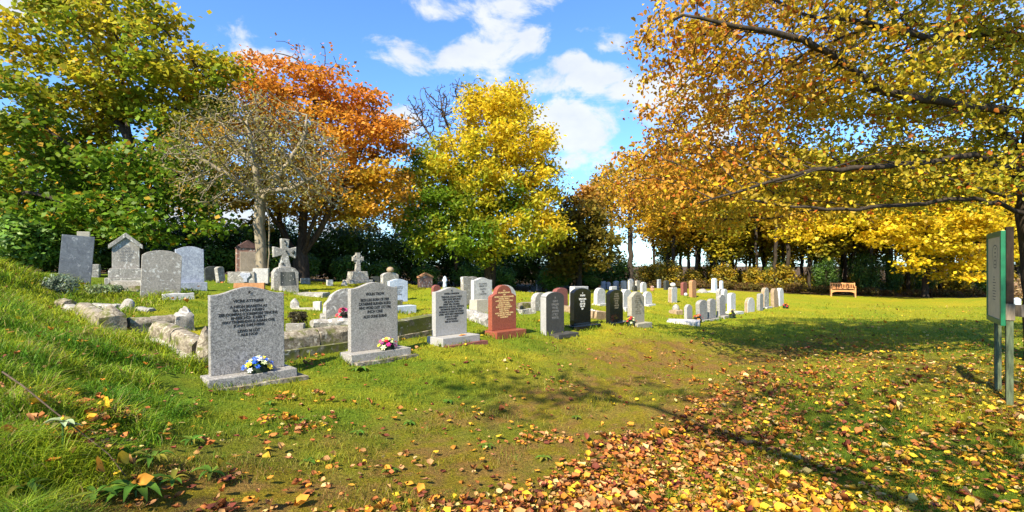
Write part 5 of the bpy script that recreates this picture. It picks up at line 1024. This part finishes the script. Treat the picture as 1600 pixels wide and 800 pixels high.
# ---------------------------------------------------------------- woodland beyond the lawn: four kinds of tree, copied
def proto(kind, seed):
    rng = np.random.default_rng(seed); z = lambda *a: np.array(a, float)
    if kind == 'amber': h = 11.0; sp = [((0, 0, 7.5), (2.4, 2.4, 2.8)), ((.6, .2, 5.2), (2.0, 2.0, 1.4)), ((-.8, 0, 9), (1.6, 1.6, 1.6))]; cf = lambda p, r_: jitc(lerp((.40, .26, .02), (.60, .36, .02), np.clip(.5 + blob(p, 1.6, 51), 0, 1)), r_, .35); nlf, ls = 4200, .30
    elif kind == 'olive': h = 10.0; sp = [((0, 0, 6.4), (2.2, 2.2, 3.0)), ((.3, 0, 4.0), (1.8, 1.8, 1.4))]; cf = lambda p, r_: jitc(lerp((.20, .20, .018), (.46, .35, .02), np.clip(.4 + blob(p, 1.6, 52), 0, 1)), r_, .35); nlf, ls = 4600, .30
    else: h = 11.0; sp = [((0, 0, 8.6), (1.9, 1.9, 2.2))]; cf = lambda p, r_: jitc(lerp((.25, .16, .02), (.38, .22, .02), np.clip(.5 + blob(p, 1.6, 53), 0, 1)), r_, .35); nlf, ls = 1700, .28
    return tree('woodland_tree', None, 'tree', (0, 0, 0), [[z(0, 0, -.3), z(.05, 0, 2.5), z(-.1, .1, 5), z(.1, 0, h * .85)]], sp, 'bark_dark', cf, n_attr=330, step=.42, dk=.75, r_tip=.013, r_root=.13, n_leaf=nlf, lsize=ls, lspread=(.42, .25), seed=seed)[0]
KINDS = {k: proto(k, 60 + i) for i, k in enumerate(('amber', 'olive', 'slim'))}
WL = {'amber': 'amber leaved tree with slim dark trunk in the wood beyond the lawn', 'olive': 'olive green and gold tree in the wood beyond the lawn', 'slim': 'tall thin trunked tree with sparse leaves in the wood beyond the lawn'}
WG = {'amber': 'amber trees of the wood', 'olive': 'olive and gold trees of the wood', 'slim': 'thin trunked trees of the wood'}
used = set(); rw = random.Random(5); spots = []
for row, (ya, yb, n) in enumerate(((36.5, 39, 21), (40, 44, 26), (46, 53, 26), (55, 66, 26))):
    for i in range(n):
        px = 1035 + (i + rw.uniform(.1, .9)) / n * 640; Yt = rw.uniform(ya, yb); spots.append((px, Yt, ['amber', 'slim', 'olive', 'slim'][(i + row) % 4] if row else ['slim', 'amber', 'slim', 'olive', 'slim'][i % 5]))
spots += [(1022, 41, 'amber'), (1052, 37, 'amber'), (640, 40, 'olive'), (560, 38, 'olive'), (300, 33, 'amber'), (80, 30, 'amber'), (-30, 27, 'olive'), (150, 34, 'olive'), (930, 44, 'slim'), (955, 40, 'slim')]
for px, Yt, k in spots:
    t = KINDS[k]
    if k in used: t = copy_tree(t)
    used.add(k); x = px2x(px, Yt); t.location = (x, Yt, hz1(x, Yt) - .05); t.rotation_euler = (0, 0, rw.uniform(0, 6.28)); s = rw.uniform(.82, 1.12); t.scale = (s, s, s * rw.uniform(.9, 1.05)); t['label'] = WL[k]; t['group'] = WG[k]; t['category'] = 'tree'

# ---------------------------------------------------------------- hedge bushes, evergreens, undergrowth: five kinds, copied
def bush(name, n, dims, ls, pal, seed, mat='evergreen', width=.5, shell=.3, layered=0.0):
    rng = np.random.default_rng(seed); root = empty(name, (0, 0, 0), 0, None, 'bush'); dx, dz = dims
    nb = 26; bl = np.concatenate([rand_unit(nb, rng) * np.array([dx * .62, dx * .55, dz * .36]) + np.array([0, 0, dz * .55])])
    i = rng.integers(0, nb, n); d = rand_unit(n, rng); q = rng.uniform(0, 1, n) ** shell
    pos = bl[i] + d * q[:, None] * np.array([dx * .40, dx * .40, dz * .22]); pos[:, 2] = np.maximum(pos[:, 2], rng.uniform(-.05, .25, n))
    nrm = d * .7 + rand_unit(n, rng) * .6 + np.array([0, 0, .4]); nrm /= np.linalg.norm(nrm, axis=1, keepdims=True); ax = rand_unit(n, rng) + np.array([0, 0, -.3])
    tt = np.clip(.5 + 1.1 * blob(pos, dx * .5, seed), 0, 1); col_ = jitc(lerp(pal[0], pal[1], tt), rng, .35)
    v, f, k = leaf_verts(pos, ls * rng.uniform(.6, 1.3, n), nrm, ax, width); link('foliage', np_mesh('foliage', v, f, np.repeat(col_, k, 0)), M[mat], root, kind='stuff')
    nd, pr = skeleton([[np.array((0, 0, -.2)), np.array((0.02, 0, dz * .3)), np.array((0, .05, dz * .7))]], .15); no, pa = grow(bl, nd, pr, 9, .3, .22, 60, rng=rng); r_, _ = radii(no, pa, .012, .06); v, f = tubes(no, pa, r_, 4)
    link('stems', np_mesh('stems', v, f, smooth=True), M['bark_dark'], root); return root
BK = {
 'hedge': (bush('hedge_bush', 5200, (1.7, 3.0), .17, [(.04, .09, .016), (.095, .17, .022)], 71), 'dark evergreen hedge bush closing the back of the graveyard', 'dark hedge bushes'),
 'laurel': (bush('laurel_bush', 3600, (1.5, 2.3), .24, [(.06, .13, .018), (.15, .25, .028)], 72, width=.45), 'broad leaved green bush along the back of the graveyard', 'broad leaved bushes'),
 'fir': (bush('evergreen_shrub', 4600, (1.5, 3.4), .22, [(.03, .07, .014), (.08, .15, .02)], 73, width=.25), 'dark green evergreen between trunks of the wood', 'evergreens in the wood'),
 'bracken': (bush('bracken_clump', 1500, (1.1, .9), .16, [(.14, .075, .025), (.17, .14, .03)], 74, 'leaf', .35), 'brown bracken clump along the foot of the wood', 'bracken clumps'),
 'gold': (bush('golden_shrub', 1500, (1.2, 2.0), .20, [(.20, .17, .02), (.45, .30, .02)], 75, 'leaf', .6), 'golden leaved shrub among the trunks of the wood', 'golden shrubs'),
}
used = set(); rw = random.Random(8)
def put(kind, px, Yb, s=1.0, sz=1.0):
    root, lab, grp = BK[kind]; t = root if kind not in used else copy_tree(root); used.add(kind); x = px2x(px, Yb)
    t.location = (x, Yb, hz1(x, Yb) - .06); t.rotation_euler = (0, 0, rw.uniform(0, 6.28)); t.scale = (s, s, s * sz); t['label'] = lab; t['group'] = grp; t['category'] = 'bush'
for px in range(-60, 400, 48): put('hedge', px + rw.uniform(-10, 10), 20.5 + (px + 60) * .008 + rw.uniform(-.5, .5), rw.uniform(.85, 1.1))
for px in range(-40, 420, 75): put('laurel', px + rw.uniform(-12, 12), 18.6 + (px + 60) * .009, rw.uniform(.6, .85), .8)
put('laurel', 40, 16.8, .85, .95); put('laurel', 95, 17.6, .75, .9)
for px in range(395, 980, 38): put('hedge', px + rw.uniform(-10, 10), 27.0 + (px - 400) * .014 + rw.uniform(-.5, .8), rw.uniform(.9, 1.15), 1.05 if px < 900 else .7)
for px in range(480, 960, 62): put('laurel', px + rw.uniform(-14, 14), 25.0 + (px - 480) * .017, rw.uniform(.6, .9), .8 if px < 880 else .55)
for px in range(1040, 1640, 75): put('fir', px + rw.uniform(-25, 25), rw.uniform(37.5, 44), rw.uniform(.6, 1.0))
for px, Yb, s in ((1290, 36.4, .72), (1350, 35.8, .8), (1385, 36.8, .8), (1445, 36.2, .65), (1500, 36.8, .7), (1545, 34.5, .6)): put('fir', px, Yb, s)
for px in range(985, 1600, 36): put('bracken', px + rw.uniform(-10, 10), 35.3 + rw.uniform(-.3, .5) - (px > 1400) * 1.2, rw.uniform(.6, 1.0), .8)
for px, Yb in ((1045, 36), (1080, 38), (1130, 37), (1180, 37.5), (1220, 36.8), (1010, 38), (1025, 40), (1100, 41), (1160, 40), (1260, 39), (1330, 40), (1410, 39), (1470, 40), (1500, 35.4), (1560, 35)): put('gold', px, Yb, rw.uniform(.7, 1.0))
rn = bush('hydrangea_bush', 900, (.75, 1.1), .11, [(.34, .22, .11), (.50, .34, .20)], 76, 'leaf', .7); p = spot('brownbush'); rn.location = p; tag(rn, 'tan faded flowering bush beyond the notice board rail', 'bush')
p = spot('lav'); rn = bush('silver_bush', 1500, (.34, .40), .065, [(.10, .14, .09), (.20, .25, .17)], 77, 'evergreen', .3); rn.location = p + Vector((0, .1, -.02)); tag(rn, 'low silvery green bush in the grass beside a fallen kerb', 'bush')
p = spot('fern'); rn = bush('low_shrub', 600, (.40, .22), .075, [(.09, .13, .06), (.17, .22, .09)], 78, 'evergreen', .35); rn.location = p; tag(rn, 'low straggling green shrub below the gabled tombstone', 'bush')
p = spot('wreath'); rn = bush('dried_wreath', 1100, (.17, .26), .05, [(.05, .04, .02), (.10, .085, .035)], 79, 'leaf', .4); rn.location = p; tag(rn, 'round clump of dried brown foliage on the kerbed grave', 'dried plant')

# ---------------------------------------------------------------- grass
def grass_pts(n, ymin, ymax, rng, pw):
    """ground points in the wedge the lawn fills, thinning with distance"""
    u = rng.uniform(0, 1, n); a = 1 - pw; y = (ymin ** a + u * (ymax ** a - ymin ** a)) ** (1 / a); x = rng.uniform(-1.06, 1.06, n) * y; return x, y
def blades(x, y, h, wdt, col_, rng, lean, ldir=None):
    n = len(x); z = hz(x, y) - .006; a = rng.uniform(0, 2 * np.pi, n); t = rng.uniform(0, 2 * np.pi, n) if ldir is None else ldir + rng.normal(0, .8, n)
    s = np.stack([np.cos(a), np.sin(a), 0 * a], 1) * (wdt / 2)[:, None]; l_ = np.stack([np.cos(t), np.sin(t), 0 * t], 1) * (h * lean)[:, None]
    b0 = np.stack([x, y, z], 1); up = np.zeros((n, 3)); up[:, 2] = h; m_ = b0 + up * .55 + l_ * .30; tp = b0 + up * (1 - .35 * np.minimum(lean, 1.3))[:, None] + l_
    V_ = np.stack([b0 - s, b0 + s, m_ + s * .8, m_ - s * .8, tp + s * .12, tp - s * .12], 1).reshape(-1, 3); k = np.arange(n)[:, None] * 6
    F_ = np.concatenate([k + np.array([0, 1, 2, 3]), k + np.array([3, 2, 4, 5])], 0); return V_, F_, np.repeat(col_, 6, 0)
FT = np.array(FOOT)
def clear(x, y):
    ok = np.ones(len(x), bool)
    for fx, fy, fr_ in FT: ok &= (x - fx) ** 2 + (y - fy) ** 2 > (fr_ * .92) ** 2
    for bx, by, yw, hw, hd in RECT:
        u, v = (x - bx) * math.cos(yw) + (y - by) * math.sin(yw), -(x - bx) * math.sin(yw) + (y - by) * math.cos(yw); ok &= (np.abs(u) > hw + .012) | (np.abs(v) > hd + .012)
    return ok
rg = np.random.default_rng(91)
x, y = grass_pts(150000, 2.2, 24, rg, 1.55); k = clear(x, y) & (bank(x, y) < .6) & (woodfloor(x, y) < .3); x, y = x[k], y[k]
d_ = dry(x, y); ldn = litter_density(x, y); k = rg.uniform(0, 1, len(x)) > .25 * d_ + .25 * ldn; x, y, d_ = x[k], y[k], d_[k]
tuft = np.clip(.5 + 1.1 * vnoise(x, y, .55, 23, 2), 0, 1.3); h = (.028 + .045 * tuft) * rg.uniform(.6, 1.4, len(x)) * (1 - .5 * d_); wd_ = .0042 + .0016 * np.maximum(y - 4, 0) ** .9
yl = np.clip(.40 + .5 * vnoise(x, y, 2.2, 21) + .25 * sstep(9, 20, y) + rg.normal(0, .2, len(x)), 0, 1); c_ = lerp((.10, .18, .010), (.36, .33, .016), yl); pick = rg.integers(0, 4, len(x)); dc = np.array([(.30, .19, .06), (.22, .13, .04), (.26, .20, .03), (.16, .15, .02)])[pick]; c_ = c_ + (dc - c_) * (np.clip(d_ * 1.3, 0, 1) * (rg.uniform(0, 1, len(x)) < .8))[:, None]  # farther blades take the same painted sunlit yellow
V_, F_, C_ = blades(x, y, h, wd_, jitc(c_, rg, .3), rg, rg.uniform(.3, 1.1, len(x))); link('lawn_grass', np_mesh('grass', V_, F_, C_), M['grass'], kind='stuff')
# unmown tufts left by the mower round the stones
tx, ty_, th = [], [], []
for bx, by, yw, hw, hd in RECT:
    if by > 17: continue
    m_ = int(260 * (hw + hd)); s_ = rg.uniform(0, 4 * (hw + hd), m_); o_ = rg.exponential(.025, m_) + .012
    u = np.where(s_ < 2 * hw, s_ - hw, np.where(s_ < 2 * hw + 2 * hd, hw + o_, np.where(s_ < 4 * hw + 2 * hd, s_ - 3 * hw - 2 * hd, -hw - o_)))
    v = np.where(s_ < 2 * hw, -hd - o_, np.where(s_ < 2 * hw + 2 * hd, s_ - 2 * hw - hd, np.where(s_ < 4 * hw + 2 * hd, hd + o_, s_ - 4 * hw - 3 * hd)))
    tx.append(bx + u * math.cos(yw) - v * math.sin(yw)); ty_.append(by + u * math.sin(yw) + v * math.cos(yw)); th.append(np.clip(.5 + vnoise(tx[-1], ty_[-1], .35, 28, 2), .12, 1.2))
for fx, fy, fr_ in FOOT:
    if fy > 17: continue
    m_ = int(150 * fr_); a_ = rg.uniform(0, 6.283, m_); q_ = fr_ * rg.uniform(.85, 1.15, m_); tx.append(fx + q_ * np.cos(a_)); ty_.append(fy + q_ * np.sin(a_)); th.append(np.clip(.5 + vnoise(tx[-1], ty_[-1], .35, 28, 2), .12, 1.2))
x, y, tf = np.concatenate(tx), np.concatenate(ty_), np.concatenate(th); k = clear(x, y); x, y, tf = x[k], y[k], tf[k]
c_ = lerp((.09, .17, .010), (.30, .30, .016), np.clip(.35 + .6 * vnoise(x, y, .6, 29) + rg.normal(0, .2, len(x)), 0, 1))
V_, F_, C_ = blades(x, y, (.04 + .075 * tf) * rg.uniform(.5, 1.3, len(x)), .0045 + .0016 * np.maximum(y - 4, 0), jitc(c_, rg, .3), rg, rg.uniform(.3, 1.0, len(x))); link('tuft_grass', np_mesh('grass', V_, F_, C_), M['grass'], kind='stuff')
# long grass of the bank: thick, arching down the slope
n = 120000; y = 2.0 + 9.0 * rg.uniform(0, 1, n) ** 1.35; x = -rg.uniform(.35, 1.12, n) * y; k = (bank(x, y) > rg.uniform(.15, .7, n)) & clear(x, y)
for fx, fy, fr_ in BARE: k &= (x - fx) ** 2 + (y - fy) ** 2 > fr_ ** 2
if True: x, y = x[k], y[k]; n = len(x)
tuft = np.clip(.55 + 1.0 * vnoise(x, y, .5, 24, 2), .1, 1.4); h = (.05 + .11 * tuft) * rg.uniform(.45, 1.35, n); wd_ = .0055 + .0011 * np.maximum(y - 3, 0)
yl = np.clip(.32 + .55 * vnoise(x, y, .9, 25) + .30 * sstep(4.5, 8, y) + rg.normal(0, .2, n), 0, 1); c_ = lerp((.095, .22, .012), (.33, .37, .016), yl); st_ = (rg.uniform(0, 1, n) < .06 + .22 * sstep(.3, .8, vnoise(x, y, .7, 26)))[:, None]; c_ = np.where(st_, np.array([.34, .27, .10]), c_)
V_, F_, C_ = blades(x, y, h, wd_, jitc(c_, rg, .3), rg, rg.uniform(.3, 1.4, n), None); link('bank_grass', np_mesh('grass', V_, F_, C_), M['grass'], kind='stuff')

# ---------------------------------------------------------------- fallen leaves: the largest as objects, the rest as one litter sheet of leaves
rl = np.random.default_rng(101); x, y = grass_pts(95000, 2.6, 26, rl, 1.75); k = (litter_density(x, y) * .92 * .80 > rl.uniform(0, 1, len(x))) & clear(x, y); x, y = x[k], y[k]
k = np.ones(len(x), bool); n = len(x)
LP = np.array([(.66, .42, .025), (.56, .24, .025), (.36, .12, .03), (.46, .23, .085), (.19, .05, .025), (.60, .44, .16)])
e = x - (-0.35 + 0.80 * (y - 3.0)); e2 = sstep(.9, 2.6, e + .4 * vnoise(x, y, .9, 30)); pr_ = np.stack([.07 + .36 * e2, .20 + 0 * e, .36 - .22 * e2, .22 - .10 * e2, .16 - .10 * e2, .06 + .05 * e2], 1); pr_ /= pr_.sum(1, keepdims=True)
kind = (rl.uniform(0, 1, (n, 1)) > np.cumsum(pr_, 1)).sum(1).clip(0, 5); size = .046 * np.exp(rl.normal(0, .33, n)).clip(.45, 1.9) * (1 + .015 * np.maximum(y - 6, 0)); bk_ = bank(x, y)
z = hz(x, y) + .014 + rl.uniform(0, .02, n) + bk_ * .08
def litter_leaf(nv):  # curled leaf outline in its own plane, seen with veins folded
    return None
nrm = rand_unit(n, rl) * .26 + np.array([0, 0, 1.0]); nrm /= np.linalg.norm(nrm, axis=1, keepdims=True); ax = rand_unit(n, rl); ax[:, 2] *= .2; pos = np.stack([x, y, z], 1)
def curled(pos, size, nrm, ax, curl):
    a = ax - (ax * nrm).sum(1, keepdims=True) * nrm; a /= np.linalg.norm(a, axis=1, keepdims=True); s = np.cross(nrm, a); q = size[:, None]; c_ = (curl * size)[:, None]
    P_ = np.stack([pos - a * q * .62 + nrm * c_ * .2, pos - a * q * .38, pos - a * q * .22 + s * q * .34 + nrm * c_ * .55, pos + a * q * .12 + s * q * .36 + nrm * c_ * .75, pos + a * q * .55 + nrm * c_ * .5, pos + a * q * .10 - s * q * .36 + nrm * c_ * .35, pos - a * q * .22 - s * q * .33 + nrm * c_ * .6, pos + a * q * .12], 1)
    b0 = np.arange(len(pos))[:, None] * 8; F_ = np.concatenate([b0 + np.array(t) for t in ((1, 2, 3, 7), (7, 3, 4, 4), (1, 7, 5, 6), (7, 4, 5, 5))], 0)
    tri = np.concatenate([b0 + np.array(t) for t in ((1, 3, 2), (1, 7, 3), (7, 4, 3), (1, 6, 5), (1, 5, 7), (7, 5, 4), (0, 2, 1), (0, 1, 6))], 0); return P_.reshape(-1, 3), tri
curl = rl.normal(.2, .5, n); near_ = np.argsort(np.where(np.abs(x) < y, y / size, 1e9)); own, rest = near_[:280], near_[280:]
V_, F_ = curled(pos[rest], size[rest], nrm[rest], ax[rest], curl[rest]); link('leaf_litter', np_mesh('litter', V_, F_, np.repeat(jitc(LP[kind[rest]], rl, .3), 8, 0)), M['litter'], kind='stuff')
LN = ['yellow', 'orange', 'reddish brown', 'pinkish tan', 'dark red', 'pale straw']; SH = {}
for kd in range(6):
    for cv in range(3):
        V_, F_ = curled(np.zeros((1, 3)), np.ones(1), np.array([[0, 0, 1.0]]), np.array([[1.0, 0, 0]]), np.array([(-.25, .25, .7)[cv]])); me = np_mesh('fallen_leaf', V_, F_, np.repeat(LP[kd][None], 8, 0)); me.materials.append(M['litter']); SH[kd, cv] = me
for i in own:
    a = ax[i] - (ax[i] @ nrm[i]) * nrm[i]; a /= np.linalg.norm(a); s = np.cross(nrm[i], a); o = bpy.data.objects.new('fallen_leaf', SH[int(kind[i]), 0 if curl[i] < 0 else (1 if curl[i] < .5 else 2)]); COL.objects.link(o)
    o.matrix_world = Matrix.Translation(Vector(pos[i])) @ Matrix(((a[0], s[0], nrm[i][0]), (a[1], s[1], nrm[i][1]), (a[2], s[2], nrm[i][2]))).to_4x4() @ Matrix.Scale(float(size[i]), 4)
    tag(o, 'dry %s leaf fallen on the grass near the viewer' % LN[int(kind[i])], 'leaf', '%s fallen leaves' % LN[int(kind[i])])

# ---------------------------------------------------------------- weeds, a sprig, a bramble stem and single leaves on the bank
WM = {'weed': leaf_mat('weed leaf', .3, .7, spec=.1), 'pale': leaf_mat('pale downy leaf', .2, .8, spec=.1)}
def rosette(name, p, n, ln, wid, mat, label, cat, seed, up=.5, stem=0.0, group=None):
    rr = random.Random(seed); o = empty(name, p, rr.uniform(0, 6), label, cat, group)
    if stem: link('stem', lathe_mesh([(.006, -.05), (.005, stem), (0, stem + .01)], 6), FM['leafgreen'], o)
    for i in range(n):
        a = 2.4 * i; e = up * rr.uniform(.5, 1.3) ; l_ = ln * rr.uniform(.7, 1.2); vs, fs = [], []
        for k in range(6):
            t = k / 5; w_ = wid * math.sin(math.pi * min(1, .12 + .88 * t)) * l_ / ln; rad = l_ * t; zz = l_ * (e * t - (e + .25) * t * t * .8)
            vs += [(rad, -w_ / 2, zz + w_ * .25), (rad, 0, zz), (rad, w_ / 2, zz + w_ * .25)]
            if k: b0 = 3 * (k - 1); fs += [(b0, b0 + 3, b0 + 4, b0 + 1), (b0 + 1, b0 + 4, b0 + 5, b0 + 2)]
        lc = np.array((.07, .16, .018) if mat == 'weed' else (.25, .33, .18)) * rr.uniform(.65, 1.4); lc = lc + (np.array((.28, .22, .03)) - lc) * (rr.random() ** 4); link('leaf', np_mesh('leaf', np.array(vs), np.array(fs), np.repeat(lc[None], len(vs), 0), smooth=True), WM[mat], o, (0, 0, stem * rr.uniform(.75, 1) if stem else .02), (0, 0, a))
    return o
def gp(px, py, Y, lift=0): x = px2x(px, Y); return Vector((x, Y, hz1(x, Y) + lift))
rosette('broad_leaved_weed', gp(212, 762, 2.72), 13, .17, .045, 'weed', 'clump of broad pointed green weed leaves holding a yellow leaf', 'weed', 1, .8, .04)
rosette('broad_leaved_weed', gp(238, 708, 3.05), 9, .13, .035, 'weed', 'upright green weed shoot beside the bramble stem', 'weed', 2, 1.2, .05)
rosette('broad_leaved_weed', gp(560, 580, 6.3), 9, .14, .05, 'weed', 'small green dock plant in front of the warm granite base', 'weed', 3, .8)
for j, (px, py, Y) in enumerate(((270, 770, 2.9), (330, 745, 3.1), (150, 775, 2.6), (40, 770, 2.5), (300, 700, 3.6))): rosette('broad_leaved_weed', gp(px, py, Y), 8, .11, .03, 'weed', 'small green weed rosette on the near slope of the bank', 'weed', 10 + j, .8, .03, 'small weed rosettes')
for j, (px, Y) in enumerate(((470, 4.6), (560, 4.5), (420, 5.0), (760, 4.4), (640, 4.9), (850, 4.2), (700, 5.6), (480, 3.6), (610, 3.7), (900, 5.4))): rosette('lawn_weed', gp(px, 0, Y), 8, .075, .028, 'weed', 'little green rosette weed in the mossy turf before the granite headstones', 'weed', 30 + j, .5, 0, 'lawn weeds')
sp = rosette('pale_sprig', gp(98, 745, 2.85, .05), 8, .085, .042, 'pale', 'sprig of pale greyish leaves with a yellow tip standing in the long grass', 'plant', 5, .55, .17); link('yellow_tip', ball_mesh(.009, 8), FM['yellow'], sp, (0, 0, .185))
st = [gp(4, 0, 3.3, .22), gp(35, 0, 3.15, .20), gp(80, 0, 3.0, .19), gp(130, 0, 2.9, .15), gp(170, 0, 2.85, .10), gp(196, 0, 2.82, .03)]
pl = polyline(st, .05); v, f = tubes(np.array(pl), [-1] + list(range(len(pl) - 1)), np.linspace(.006, .003, len(pl)), 6); o = link('bramble_stem', np_mesh('stem', v, f, smooth=True), M['bark']); tag(o, 'thin brown bramble stem arching over the grassy bank', 'bramble')
for px, Y, kd, sz, lab in ((152, 2.66, 1, .13, 'large upright orange brown leaf caught in the bank grass'), (190, 2.8, 0, .11, 'bright yellow leaf caught under the bramble stem tip'), (224, 2.68, 1, .085, 'amber leaf lying on the broad green weed'), (165, 3.6, 0, .16, 'big yellow leaf resting on top of the sunlit bank grass'), (345, 3.0, 0, .1, 'curled yellow leaf at the foot of the bank')):
    o = link('fallen_leaf', SH[kd, 1], None, None, gp(px, 0, Y, .13), (rw.uniform(.5, 1.1), rw.uniform(-.3, .3), rw.uniform(0, 6))); o.scale = (sz, sz, sz); tag(o, lab, 'leaf')
